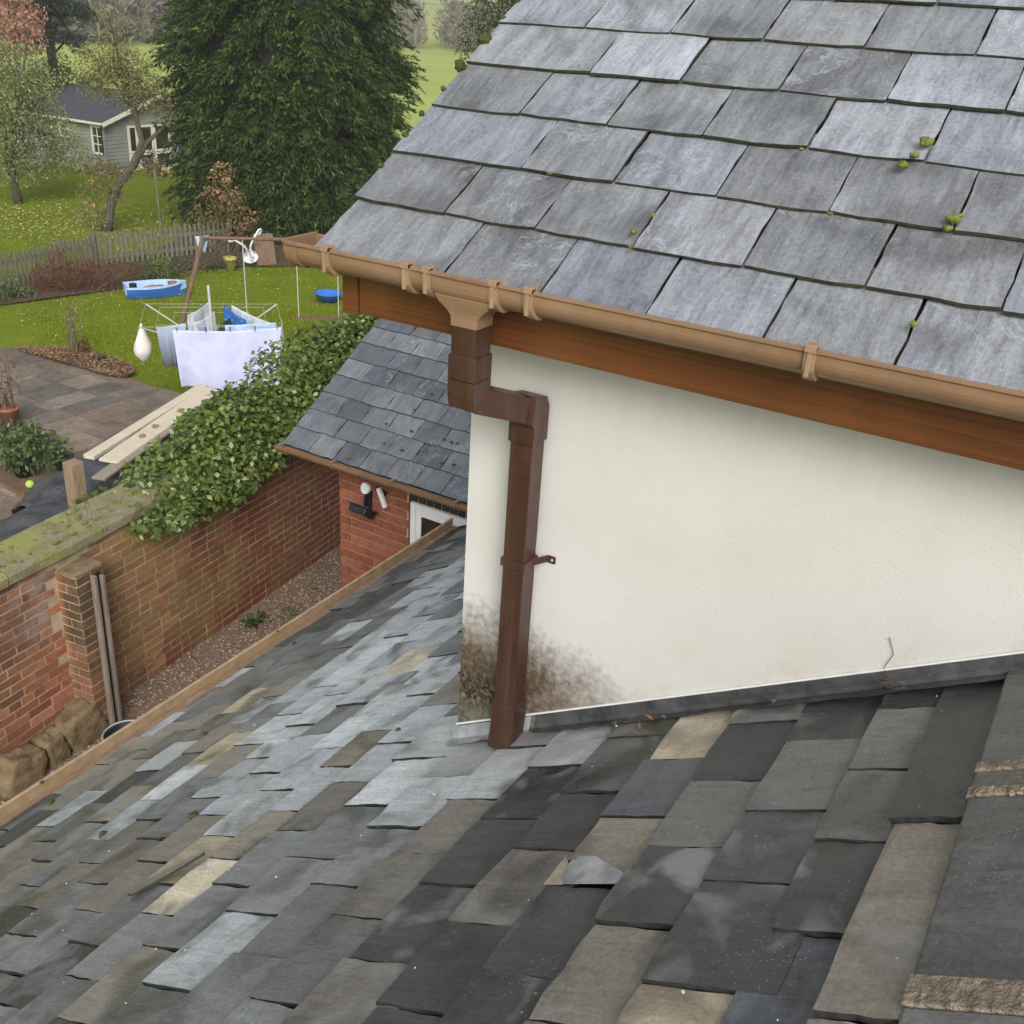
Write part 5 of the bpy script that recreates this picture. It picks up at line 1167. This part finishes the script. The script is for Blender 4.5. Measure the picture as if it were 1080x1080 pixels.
# ------------------------------------------------------------------ picket fence
fe = thing('picket_fence', (16, 20.8, 0), 'grey green weathered wooden picket fence across the lawn', 'fence')
fa, fm, fb_ = Vector((11.0,20.45,0)), Vector((16.2,21.25,0)), Vector((19.6,20.35,0))
pk = MB(); pk.prism([(-.035,0),(.035,0),(.035,.74),(.0,.80),(-.035,.74)], 'y', -.011, .011); pk.v = [(x, y, z) for x, y, z in pk.v]
pm = bpy.data.meshes.new('picket'); pm.from_pydata(pk.v, [], pk.f); pm.materials.append(M['fence_wood'])
def fence_run(a, c):
    d = (c-a).normalized(); L = (c-a).length; nrm = Vector((-d.y, d.x, 0)); k = 0
    for z_ in (.22, .58):
        b = MB(); b.bar(a + nrm*.033 + Vector((0,0,z_)), c + nrm*.033 + Vector((0,0,z_)), .035, .075); b.build('rail', M['fence_wood'], fe)
    s_ = .06
    while s_ < L:
        p = a + d*s_; piece('picket', pm, fe, frame(d, nrm, Vector((ri.uniform(-.03,.03),0,1)).normalized(), p + Vector((0,0,.03)), 1, 1, ri.uniform(.93,1.05))); s_ += .132
    s_ = 0
    while s_ < L:
        p = a + d*s_ + nrm*.085; b = MB(); b.box((p.x-.045,p.y-.045,0),(p.x+.045,p.y+.045,.86)); b.build('post', M['fence_wood'], fe); s_ += 2.1
fence_run(fa, fm); fence_run(fm, fb_)

# ------------------------------------------------------------------ trees and shrubs
def lumpy(lst, k=1.): return [(x, y, z, r*k, r*k, r*k*.9) for x, y, z, r in lst]
def crown(parent, lst, n, L, m, name='crown', droop=.3, shell=.35, k=1.25, W=.5):
    P, d = in_lumps(lumpy(lst, k), n, shell); D = rand_dirs(n)*.9 + d*.5 + np.array([0,0,-droop])
    return leaves(name, P, D, rand_dirs(n)*.7 + np.array([0,0,.8]), rng.uniform(L*.6, L*1.25, n), rng.uniform(L*W*.6, L*W*1.2, n), m, parent)
def limbs(parent, start, lst, r0, name='limb', sag=.15):
    for x, y, z, r in lst:
        b = MB(); s_ = Vector(start[ri.randrange(len(start))]); e = Vector((x, y, z)); mid = s_.lerp(e, .5) + Vector((ri.uniform(-.15,.15), ri.uniform(-.15,.15), sag*(e-s_).length))
        b.tube([s_, s_.lerp(mid, .55), mid, mid.lerp(e, .6), e], [r0, r0*.8, r0*.6, r0*.4, r0*.15], 6)
        for k in range(5):
            q = mid.lerp(e, ri.uniform(.2, 1)); t_ = q + Vector((ri.uniform(-1,1), ri.uniform(-1,1), ri.uniform(-.4,.9)))*r*1.1; b.tube([q, q.lerp(t_, .5) + Vector((0,0,.05)), t_], [r0*.3, r0*.2, r0*.08], 4)
        b.build(name, M['bark'], parent, smooth=True)
def trunk(parent, pts, name='trunk'):
    b = MB(); b.tube([p[:3] for p in pts], [p[3] for p in pts], 10); b.build(name, M['bark'], parent, smooth=True)
# big cypress
CX, CY = 23.74, 21.9
cy = thing('conifer', (CX, CY, 0), 'very large dense dark green cypress filling the middle of the garden background', 'conifer tree')
trunk(cy, [(CX,CY,0,.35),(CX,CY,3,.3),(CX+.1,CY,7,.2),(CX,CY,11,.05)])
ns, nb = 3000, 64
nbo = 380; bz = rng.uniform(.05, 10.2, nbo); ba = rng.uniform(0, 6.283, nbo)                 # boughs, each a drooping fan of sprays
cam_az = math.atan2(-CY, -CX); turn = rng.random(nbo) < .75; ba[turn] = cam_az + rng.normal(0, 1.0, turn.sum())
bid = rng.integers(0, nbo, ns); bo_w = rng.normal(0, .13, ns); zz = np.clip(bz[bid] + rng.normal(0, .07, ns) - np.abs(bo_w)*.9, .03, None); az = ba[bid] + bo_w; b_r = rng.normal(0, .17, nbo)[bid]
lay_n = np.sin(zz*5.1 + az*2.3)*.16 + np.sin(zz*2.3 - az*4.1)*.14 + np.sin(az*7 + zz*1.3)*.09
Rz = 3.2*np.clip(1 - np.clip(zz-4.5, 0, None)**2/62, .1, 1)*np.clip(.93 + zz*.03, 0, 1) + lay_n*.5 + b_r - np.abs(bo_w)*.8
Ls = rng.uniform(.75, 1.35, ns); el = rng.normal(-.14, .18, ns) + np.where(zz > 6, .15, 0)
d0 = np.stack([np.cos(az)*np.cos(el), np.sin(az)*np.cos(el), np.sin(el)], 1); d0 = unit_rows(d0 + rng.normal(0, .16, (ns,3)))
B = np.stack([CX + np.cos(az)*(Rz-.8), CY + np.sin(az)*(Rz-.8), zz], 1) + rng.normal(0, .07, (ns,3))
upv = unit_rows(np.array([0,0,1.]) + rng.normal(0, .3, (ns,3))); sv = unit_rows(np.cross(d0, upv)); nv_ = np.cross(sv, d0)
t = rng.random((ns, nb))**.8; s_ = rng.uniform(-1, 1, (ns, nb)); wdt = .30*(1-t*.75)*np.clip(t*4, .3, 1)
P = B[:,None,:] + d0[:,None,:]*(Ls[:,None]*t)[:,:,None] + sv[:,None,:]*(s_*wdt)[:,:,None] + np.array([0,0,1.])*(-.30*Ls[:,None]*t**2 - .12*np.abs(s_)*wdt)[:,:,None] + rng.normal(0, .018, (ns,nb,3))
D = d0[:,None,:]*.8 + sv[:,None,:]*(s_*.75)[:,:,None] + np.array([0,0,-.38]) + rng.normal(0, .22, (ns,nb,3))
Nn = np.repeat(nv_[:,None,:], nb, 1) + rng.normal(0, .45, (ns,nb,3))
LL = rng.uniform(.09, .21, (ns,nb)); n = ns*nb
leaves('crown', P.reshape(n,3), D.reshape(n,3), Nn.reshape(n,3), LL.reshape(n), (LL*.26).reshape(n), M['conifer'], cy)
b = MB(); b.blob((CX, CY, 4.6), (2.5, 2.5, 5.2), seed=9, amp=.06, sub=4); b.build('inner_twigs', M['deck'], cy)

# left fruit tree, leaning fruit tree
t1 = thing('fruit_tree', (19.8, 29.47, 0), 'grey green leafy fruit tree with short bare trunk at the left edge of the garden', 'fruit tree')
L1 = [(20.24,29.17,3.83,.66),(19.69,29.54,3.22,.72),(20.64,28.88,3.38,.56),(20.15,29.23,2.71,.73),(19.50,29.67,2.17,.73),(20.66,28.87,2.60,.57),(20.97,28.64,2.07,.52),(21.14,28.52,1.58,.49),(19.80,29.46,1.51,.68),(20.43,29.03,1.38,.57),(20.17,29.21,.97,.40),(19.61,29.59,.93,.40),(20.82,28.75,1.13,.36),(19.59,29.60,4.10,.65)]
trunk(t1, [(19.86,29.47,-.05,.15),(19.80,29.46,.5,.12),(19.77,29.49,1.24,.11),(20.03,29.31,2.05,.08),(20.2,29.2,3.11,.05)]); limbs(t1, [(19.77,29.49,1.24),(20.03,29.31,2.05),(20.1,29.25,2.5)], L1, .045); crown(t1, L1, 15000, .10, M['grey_leaf'])
t2 = thing('fruit_tree', (19.05, 24.45, 0), 'leaning fruit tree with crooked dark trunk and thin crown before the summer house', 'fruit tree')
T2 = [(19.03,24.47,-.03,.15),(19.1,24.4,.3,.12),(19.18,24.35,.75,.12),(19.38,24.20,1.26,.11),(19.70,23.93,1.76,.10),(19.93,23.74,2.38,.085),(19.84,23.82,3.10,.07),(19.75,23.89,3.68,.055),(19.53,24.08,4.25,.035)]
trunk(t2, T2); trunk(t2, [(19.70,23.94,1.68,.08),(20.03,23.66,2.38,.06),(20.37,23.37,2.76,.05),(20.59,23.18,3.32,.02)], 'limb'); trunk(t2, [(19.75,23.89,3.68,.04),(19.63,23.99,4.48,.03),(19.56,24.05,5.15,.02),(19.49,24.10,5.58,.008)], 'limb')
L2 = [(19.46,24.13,4.52,.54),(19.80,23.85,4.26,.50),(19.07,24.44,4.18,.39),(20.04,23.65,3.86,.50),(20.29,23.44,3.47,.41),(20.45,23.30,3.17,.31),(19.50,24.10,3.90,.55),(19.12,24.40,3.77,.35),(19.83,23.83,3.45,.35),(19.44,24.15,5.36,.17),(19.68,23.95,5.11,.25)]
L2b = [(18.94,24.55,1.62,.36),(19.13,24.39,1.26,.34),(18.74,24.69,.60,.31),(19.49,24.10,1.51,.26),(18.90,24.57,.35,.24),(19.34,24.23,.85,.21),(19.98,23.70,1.76,.23),(20.26,23.47,1.64,.26),(18.73,24.70,1.0,.26)]
limbs(t2, [q[:3] for q in T2[6:]], L2, .03); limbs(t2, [q[:3] for q in T2[2:5]], L2b, .018, sag=-.05); crown(t2, L2, 6500, .085, M['apple']); crown(t2, L2b, 1700, .085, M['apple'], 'low_shoots'); crown(t2, L2b, 70, .11, M['autumn_red'], 'red_leaves', W=.8)
b = MB(); b.tube([(19.85,23.2,0),(19.82,23.22,1.75)], .028, 8); o = b.build('tree_stake', M['fence_wood']); tag(o, 'thin pale upright stake between the leaning tree and picket fence', 'stake')
for k, c in enumerate([(25.05,36.17,0)]):
    t3 = thing('copper_tree', c, 'copper orange leaved tree in the top left corner', 'tree'); LC = [(25.05,36.17,5.19,.74),(25.41,35.92,4.66,.54),(24.55,36.51,4.40,.74),(25.70,35.71,4.31,.37),(25.10,36.14,4.12,.47),(25.19,36.08,5.94,.73),(25.84,35.62,5.09,.27)]
    trunk(t3, [(25.05,36.2,0,.16),(25.1,36.1,2.5,.12),(25.1,36.1,4.5,.06)]); limbs(t3, [(25.1,36.1,2.5),(25.1,36.1,3.5)], LC, .05); crown(t3, LC, 3200, .14, M['copper'])
t4 = thing('cedar', (29.2, 38.9, 0), 'dark spreading cedar behind the summer house', 'cedar'); LD = [(29.03,38.22,5.29,.67),(28.36,38.73,5.34,.66),(29.43,37.92,5.18,.37),(28.58,38.56,4.85,.52),(27.96,39.01,5.47,.66),(28.66,38.51,4.25,.42),(29.06,38.20,4.14,.38),(28.23,38.82,4.09,.37),(27.64,39.24,3.79,.52),(28.61,38.54,5.91,.73),(29.7,37.6,5.0,.3),(29.3,38.0,3.8,.3)]
trunk(t4, [(28.6,38.9,0,.22),(28.6,38.9,4,.18),(28.6,38.9,7,.08)]); limbs(t4, [(28.6,38.9,3.5),(28.6,38.9,4.5),(28.6,38.9,5.5)], LD, .06, sag=.05)
P, d = in_lumps([(x,y,z,r*1.5,r*1.5,r*.42) for x,y,z,r in LD], 9000, .3); leaves('crown', P, d*.6+rand_dirs(9000)*.5+np.array([0,0,-.2]), rand_dirs(9000)*.4+np.array([0,0,1.]), rng.uniform(.10,.22,9000), rng.uniform(.025,.05,9000), M['cedar'], t4)
t5 = thing('laurel_bush', (25.6, 34.9, 0), 'mid green bush showing over the summer house roof', 'bush'); LL_ = [(27.9,38.0,2.9,.6),(28.4,37.6,2.6,.5),(28.0,37.9,3.4,.45),(27.4,38.4,2.6,.5),(28.9,37.2,2.4,.5)]
trunk(t5, [(28,38,0,.08),(28,38,2.6,.04)]); crown(t5, LL_, 1800, .14, M['dark_leaf'])
t6 = thing('holly_tree', (34.2, 21.0, 0), 'dark evergreen tree partly hidden behind the house roof at the top', 'evergreen tree'); LH = [(33.75,21.48,6.33,.86),(34.2,20.75,5.93,.80),(33.4,22.0,5.54,.50),(33.96,21.14,5.15,.74),(33.27,22.21,4.86,.34),(34.42,20.37,6.85,.99),(33.7,21.55,4.60,.47),(34.16,20.81,4.24,.61),(34.3,20.7,3.3,.9),(34.3,20.6,2.2,.9),(33.6,21.9,6.9,.4)]
trunk(t6, [(34.3,20.7,0,.2),(34.3,20.7,4,.14),(34.2,20.8,6.5,.05)]); limbs(t6, [(34.3,20.7,3),(34.25,20.75,4.5)], LH, .05); crown(t6, LH, 9000, .13, M['dark_leaf'], shell=.2)
# shrubs
def shrub(name, c, lst, n, L, m, label, cat, group=None, W=.5, stems=True, k=1.25):
    t = thing(name, c, label, cat, group)
    if stems: 
        b = MB()
        for x, y, z, r in lst:
            for q in range(2):
                e = Vector((x+ri.uniform(-r,r)*.6, y+ri.uniform(-r,r)*.6, z+ri.uniform(0,r))); s0 = Vector((c[0]+ri.uniform(-.1,.1)+(x-c[0])*.35, c[1]+ri.uniform(-.1,.1)+(y-c[1])*.35, c[2])); b.tube([s0, s0.lerp(e,.5)+Vector((0,0,.06)), e], [.014,.01,.004], 4)
        b.build('stems', M['twig'], t)
    crown(t, lst, n, L, m, 'foliage', W=W, k=k); return t
LA = [(19.53,20.35,1.96,.29),(19.45,20.42,1.49,.39),(19.20,20.66,1.13,.41),(19.66,20.21,1.26,.37),(19.90,19.98,.90,.32),(19.11,20.73,.63,.44),(19.51,20.36,.63,.40),(18.96,20.88,.84,.24),(19.27,20.59,.3,.35),(19.80,20.08,.5,.30)]
ta_ = shrub('autumn_shrub', (19.35, 20.2, 0), LA, 1500, .095, M['autumn'], 'open autumn shrub with pinkish orange leaves in front of the big cypress', 'shrub', k=1.1)
crown(ta_, [(19.48,20.39,2.07,.22),(19.57,20.31,1.73,.22),(19.67,20.21,1.33,.29),(19.94,19.94,.86,.22),(19.39,20.48,1.49,.19),(19.73,20.14,.90,.22),(19.29,20.57,1.72,.17)], 260, .10, M['autumn_red'], 'red_leaves', W=.7)
LR = [(13.92,20.16,.42,.29),(14.26,19.92,.73,.27),(14.14,20.0,.37,.37),(14.55,19.71,.56,.27),(14.45,19.79,.25,.34),(14.86,19.48,.44,.32),(15.16,19.25,.33,.30),(13.88,20.19,.2,.25),(14.19,19.97,.15,.34),(14.75,19.56,.2,.30),(15.40,19.06,.33,.21)]
shrub('berberis_shrub', (14.5, 19.75, 0), LR, 4200, .055, M['berberis'], 'reddish brown berberis shrub sprawling along the front of the picket fence', 'shrub')
shrub('border_shrub', (15.9, 18.95, 0), [(15.6,19.0,.2,.25),(15.9,19.3,.25,.3),(16.6,19.2,.2,.25),(17.0,19.3,.2,.28),(17.6,19.2,.22,.3),(18.1,19.0,.2,.3)], 1700, .06, M['dark_leaf'], 'low dark border planting between the red shrub and the swing', 'shrub')
shrub('green_shrub', (16.15, 19.2, 0), [(16.26,19.15,.54,.20),(16.13,19.26,.32,.22),(16.35,19.07,.27,.22),(16.24,19.09,.19,.20),(16.0,19.37,.26,.13)], 800, .075, M['shrub'], 'rounded fresh green shrub in front of the picket fence', 'shrub')
shrub('edge_plant', (13.1, 20.05, 0), [(13.04,20.15,.32,.20),(13.21,20.04,.15,.18),(12.97,20.2,.18,.20),(13.35,19.94,.1,.16),(12.8,20.1,.2,.25)], 800, .08, M['plant'], 'low green plant at the left edge below the picket fence', 'plant')
shrub('sapling', (11.42, 15.92, .1), [(11.45,15.91,.96,.14),(11.40,15.94,.74,.14),(11.45,15.91,.57,.10),(11.53,15.85,.82,.09),(11.42,15.93,1.03,.08)], 160, .055, M['apple'], 'slim young sapling growing in the bark bed', 'sapling')
shrub('dried_plant', (11.5, 15.75, .1), [(11.5,15.75,.22,.09),(11.5,15.75,.36,.05)], 160, .05, M['berberis'], 'dried brown plant at the foot of the sapling in the bark bed', 'plant')
rosette('bed_plant', (11.45, 15.25, .1), 60, .10, M['plant'], 'small green leafy plant at the right of the bark bed', 'plant', None, .8, .12)
rosette('bed_plant', (11.65, 16.15, .1), 40, .09, M['plant'], 'small green leafy plant on the far edge of the bark bed', 'plant', None, .8, .10)
# potted plants on the patio
def pot(c, r, h, m, name, label, cat='pot'):
    b = MB(); b.lathe([(r*.7,0),(r*.95,h*.8),(r*1.05,h*.82),(r*1.08,h),(r*.95,h),(r*.9,h*.85),(0,h*.85)], c, 18); o = b.build(name, m, smooth=True); return tag(o, label, cat)
pot((8.72,13.95,.03), .16, .26, M['terracotta'], 'plant_pot', 'terracotta pot holding a thin twiggy plant at the left edge of the patio')
shrub('twiggy_plant', (8.72, 13.95, .25), [(8.72,13.93,.75,.14),(8.75,13.93,.55,.15),(8.66,13.98,.45,.14),(8.78,13.9,.95,.1)], 220, .05, M['berberis'], 'thin brownish twiggy plant growing in the terracotta pot', 'potted plant')
tr = thing('plant_tray', (7.8, 12.0, .03), 'shallow brown tray holding green potted plants on the patio', 'tray')
b = MB(); b.box((7.25,11.55,.03),(8.3,12.45,.06)); b.build('base', M['log'], tr)
b = MB(); b.box((7.25,11.52,.03),(8.3,11.55,.10)); b.box((7.25,12.45,.03),(8.3,12.48,.10)); b.box((7.22,11.52,.03),(7.25,12.48,.10)); b.box((8.3,11.52,.03),(8.33,12.48,.10)); b.build('rim', M['log'], tr)
pot((8.02,11.75,.065), .13, .24, M['black'], 'plant_pot', 'black plastic pot under the right of the leafy potted plants'); pot((7.6,12.05,.065), .14, .24, M['black'], 'plant_pot', 'black plastic pot under the left of the leafy potted plants')
shrub('potted_plant', (7.8, 12.0, .25), [(7.65,12.08,.59,.22),(7.83,11.97,.46,.21),(7.54,12.15,.42,.2),(7.75,12.02,.34,.23),(7.95,11.85,.40,.16),(7.57,12.12,.32,.17),(8.05,11.8,.36,.14)], 1100, .10, M['plant'], 'bushy light green leafy plants in pots on the patio', 'potted plant')
shrub('dark_plant', (7.95, 12.75, .05), [(7.8,12.75,.42,.14),(7.95,12.65,.42,.14),(8.1,12.5,.38,.12)], 320, .09, M['cedar'], 'dark grey leaved plant behind the bushy potted plants', 'potted plant')
o = MB().lathe([(0,0),(.05,.01),(.06,.05),(.04,.09),(0,.1)], (7.42,11.66,.065), 14).build('ball', M['lime'], smooth=True); tag(o, 'lime green ball lying in the plant tray', 'ball')
rosette('patio_weed', (7.35, 11.05, .04), 26, .12, M['plant'], 'ragged green weed on the patio beside the tarpaulin', 'weed', None, .9, .12)

# ------------------------------------------------------------------ summer house
sh = thing('summer_house', (28.2, 34.8, 0), 'grey green wooden summer house with cream windows and charcoal roof', 'summer house')
sx0, sx1, sy0, sy1, se, srz = 25.73, 30.7, 32.68, 37.2, 1.74, 2.55; rx = (sx0+sx1)/2
b = MB(); z = 0; 
b.box((sx0+.03, sy0+.03, -.1), (sx1-.03, sy1, se)); b.add([(sx0+.03,sy0+.03,se),(sx1-.03,sy0+.03,se),(rx,sy0+.03,srz-.05),(sx0+.03,sy1,se),(sx1-.03,sy1,se),(rx,sy1,srz-.05)], [(0,1,2),(5,4,3),(1,4,5,2),(0,2,5,3)]); b.build('core_wall', M['shed_wall'], sh)
bdm = bpy.data.meshes.new('weatherboard'); q = MB().prism([(0,0),(-.028,.004),(-.010,.132),(0,.132)], 'x', 0, 1); bdm.from_pydata([(x, y, z) for x, y, z in q.v], [], q.f); bdm.materials.append(M['shed_wall'])
for k in range(14):
    z = -.06+k*.13
    if z+.13 < se+.02:
        piece('weatherboard', bdm, sh, Matrix.Translation((sx0, sy0+.03, z)) @ Matrix.Diagonal((sx1-sx0, 1, 1, 1)))
        piece('weatherboard', bdm, sh, Matrix.Translation((sx0+.03, sy1, z)) @ Matrix.Rotation(R(-90), 4, 'Z') @ Matrix.Diagonal((sy1-sy0, 1, 1, 1)))
b = MB(); sl_ = (srz-se)/(rx-sx0)
for s_, xe_ in ((1, sx0-.22), (-1, sx1+.22)):
    ze = se-.22*sl_+.03; b.add([(xe_, sy0-.28, ze),(rx, sy0-.28, srz+.03),(rx, sy1+.2, srz+.03),(xe_, sy1+.2, ze)] + [(xe_, sy0-.28, ze+.05),(rx, sy0-.28, srz+.08),(rx, sy1+.2, srz+.08),(xe_, sy1+.2, ze+.05)], [(0,1,2,3),(7,6,5,4),(0,4,5,1),(1,5,6,2),(2,6,7,3),(3,7,4,0)])
b.build('roof', M['shed_roof'], sh)
for s_, xe_ in ((1, sx0-.22), (-1, sx1+.22)):
    b = MB(); ze = se-.22*sl_+.03; b.bar((xe_, sy0-.295, ze-.01), (rx, sy0-.295, srz+.025), .03, .14, (0,0,1)); b.build('bargeboard', M['shed_trim'], sh)
b = MB(); b.box((sx0-.245, sy0-.26, se-.06), (sx0-.222, sy1+.18, se+.02)); b.build('eaves_board', M['shed_trim'], sh)
def window(axis, c0, c1, z0, z1, cols, rows, name='window'):
    b = MB(); w_ = .075
    put = (lambda a, b_, d0, d1: ((a[0], sy0-d1, a[1]), (b_[0], sy0-d0, b_[1]))) if axis == 'x' else (lambda a, b_, d0, d1: ((sx0-d1, a[0], a[1]), (sx0-d0, b_[0], b_[1])))
    for a, c in (((c0,z0),(c1,z0+w_)), ((c0,z1-w_),(c1,z1)), ((c0,z0+w_),(c0+w_,z1-w_)), ((c1-w_,z0+w_),(c1,z1-w_))): b.box(*put(a, c, -.02, .05))
    f = b.build(name, M['shed_trim'], sh)
    b = MB(); b.box(*put((c0+w_,z0+w_),(c1-w_,z1-w_), .0, .012)); b.build('pane', M['glass'], f)
    b = MB()
    for k in range(1, cols): x = c0+w_+(c1-c0-2*w_)*k/cols; b.box(*put((x-.014,z0+w_),(x+.014,z1-w_), .013, .035))
    for k in range(1, rows): zz_ = z0+w_+(z1-z0-2*w_)*k/rows; b.box(*put((c0+w_,zz_-.014),(c1-w_,zz_+.014), .0132, .0345))
    if b.v: b.build('glazing_bar', M['shed_trim'], f)
window('y', 32.66, 33.28, .62, 1.62, 2, 3); window('y', 34.5, 35.05, 1.05, 1.62, 2, 2)
for x0_, x1_ in ((26.8, 27.22), (27.22, 27.95), (27.98, 28.75)):
    window('x', x0_, x1_, .62, 1.58, 1, 1, 'door_light'); window('x', x0_, x1_, .02, .60, 1, 1, 'door_light')
b = MB(); b.box((sx0-.05, sy0-.05, -.05), (sx0+.06, sy0+.06, se)); b.build('corner_post', M['shed_wall'], sh)
b = MB(); b.box((27.9, 31.4, 0), (29.4, 32.3, .16)); b.build('step', M['shed_trim'], sh)
pot((26.6,31.2,.0), .28, .42, M['terracotta'], 'plant_pot', 'terracotta pot standing before the summer house doors'); pot((27.5,30.8,.0), .22, .32, M['black'], 'plant_pot', 'dark pot on the ground right of the terracotta pot by the summer house')
shrub('potted_plant', (27.0, 31.2, .3), [(26.6,31.2,.6,.3),(27.4,30.8,.5,.3),(27.9,31.0,.35,.4)], 500, .12, M['dark_leaf'], 'dark leafy plants in pots before the summer house doors', 'potted plant')
shrub('fern', (25.3, 32.6, 0), [(25.3,32.7,.3,.35),(25.0,33.3,.25,.3),(25.5,32.0,.2,.3)], 420, .13, M['autumn'], 'browning fern at the near corner of the summer house', 'fern')
b = MB(); b.box((24.9, 35.3, 0), (25.5, 37.0, 1.15)); o = b.build('garden_cupboard', M['shed_wall'], bevel=.02)
q_ = MB().box((24.86, 35.26, 1.15), (25.54, 37.04, 1.2)).build('lid', M['shed_roof'], o); tag(o, 'low grey green garden cupboard beside the summer house, behind the left fruit tree', 'cupboard')
# white garden table tipped over, pots near the swing
gt = thing('garden_table', (18.7, 18.75, 0), 'white ornate metal garden table tipped over in front of the cypress', 'table')
cq = Matrix.Translation((18.85, 18.85, .22)) @ Matrix.Rotation(R(215), 4, 'Z') @ Matrix.Rotation(R(38), 4, 'Y')
def tf(b): b.v = [tuple(cq @ Vector(p)) for p in b.v]; return b
b = MB(); b.lathe([(0,0),(.17,0),(.19,.012),(.17,.025),(0,.025)], (0,0,0), 22); tf(b).build('top', M['metal_white'], gt)
for k in range(3):
    a = k*2.094+.4; b = MB(); pts = []
    for q in range(15):
        f = q/14; r_ = .17 - .13*math.sin(f*3.4) + .22*f**3; pts.append((math.cos(a)*r_, math.sin(a)*r_, .03+f*.62))
    for q in range(10):
        th = q/9*4.6; pts.append((math.cos(a)*(r_+.07*math.sin(th)), math.sin(a)*(r_+.07*math.sin(th)), .65-.07*(1-math.cos(th))))
    b.tube(pts, .026, 6); tf(b).build('scroll_leg', M['metal_white'], gt, smooth=True)
pot((18.15,18.85,0), .15, .34, M['yellow'], 'plant_pot', 'faded yellow pot beside the tipped white garden table')
b = MB(); b.bar((19.15,18.6,0), (19.3,18.85,.75), .5, .03, (0,0,1)); o = b.build('wooden_panel', M['log']); tag(o, 'brown wooden panel leaning behind the tipped white table', 'panel')

# ------------------------------------------------------------------ far woods
def wood(name, n_t, a0, a1, d0, d1, h0, h1, m, label, twigs, W=.13):
    P, D, L, Wd = [], [], [], []
    for k in range(n_t):
        f = ri.random(); a = a0+(a1-a0)*f; d = d0+(d1-d0)*f + ri.uniform(0, 26); h = (h0+(h1-h0)*f)*ri.uniform(.7, 1.25); x, y = d*math.cos(a), d*math.sin(a); z0 = hill(x, y)
        P.append((x,y,z0)); D.append((ri.uniform(-.05,.05),ri.uniform(-.05,.05),1)); L.append(h*.8); Wd.append(.4)
        for q in range(twigs):
            t = ri.uniform(.06, .95); wdt = h*.24*math.sin(math.pi*min(1, t*.85+.12)); aa = ri.uniform(0, 6.28); rr_ = wdt*ri.random()**.6
            P.append((x+math.cos(aa)*rr_, y+math.sin(aa)*rr_, z0+h*t)); D.append((math.cos(aa)*.8+ri.uniform(-.4,.4), math.sin(aa)*.8+ri.uniform(-.4,.4), ri.uniform(.1,1.2))); s_ = ri.uniform(.5, 1.5)*h/9; L.append(s_); Wd.append(s_*ri.uniform(W, W*4))
    P = np.array(P); D = np.array(D, float); n_ = len(P)
    o = leaves(name, P, D, rand_dirs(n_), np.array(L), np.array(Wd), m, kind='stuff'); return tag(o, label, 'woodland')
wood('woodland', 170, R(58), R(45), 138, 165, 13, 10, M['wood_leaf'], 'misty grey brown bare woodland beyond the far field at the top left', 190)
wood('woodland', 60, R(58), R(45), 134, 160, 6, 6, M['wood_green'], 'yellowing undergrowth along the front of the far woodland at the top left', 170)
wood('woodland', 120, R(46), R(30), 188, 186, 7.0, 7, M['wood_leaf'], 'pale misty line of bare trees at the far side of the pasture, top centre', 170)
wood('woodland', 130, R(62), R(20), 420, 400, 9, 9, M['wood_green'], 'faint hedge line on the distant hill above the pasture', 60)
# ------------------------------------------------------------------ mist
HAZE = .0012
b = MB(); b.box((-720, -720, -2.5), (720, 720, 34)); hz = b.build('haze', None, org=(0,0,0)); hz['kind'] = 'stuff'
hm = bpy.data.materials.new('autumn_mist'); hm.use_nodes = True; hm.node_tree.nodes.clear(); ho = hm.node_tree.nodes.new('ShaderNodeOutputMaterial'); hv = hm.node_tree.nodes.new('ShaderNodeVolumePrincipled')
hv.inputs['Color'].default_value = (.93, .95, .97, 1); hv.inputs['Density'].default_value = HAZE; hv.inputs['Anisotropy'].default_value = .2; hm.node_tree.links.new(hv.outputs[0], ho.inputs['Volume']); hz.data.materials.append(hm)
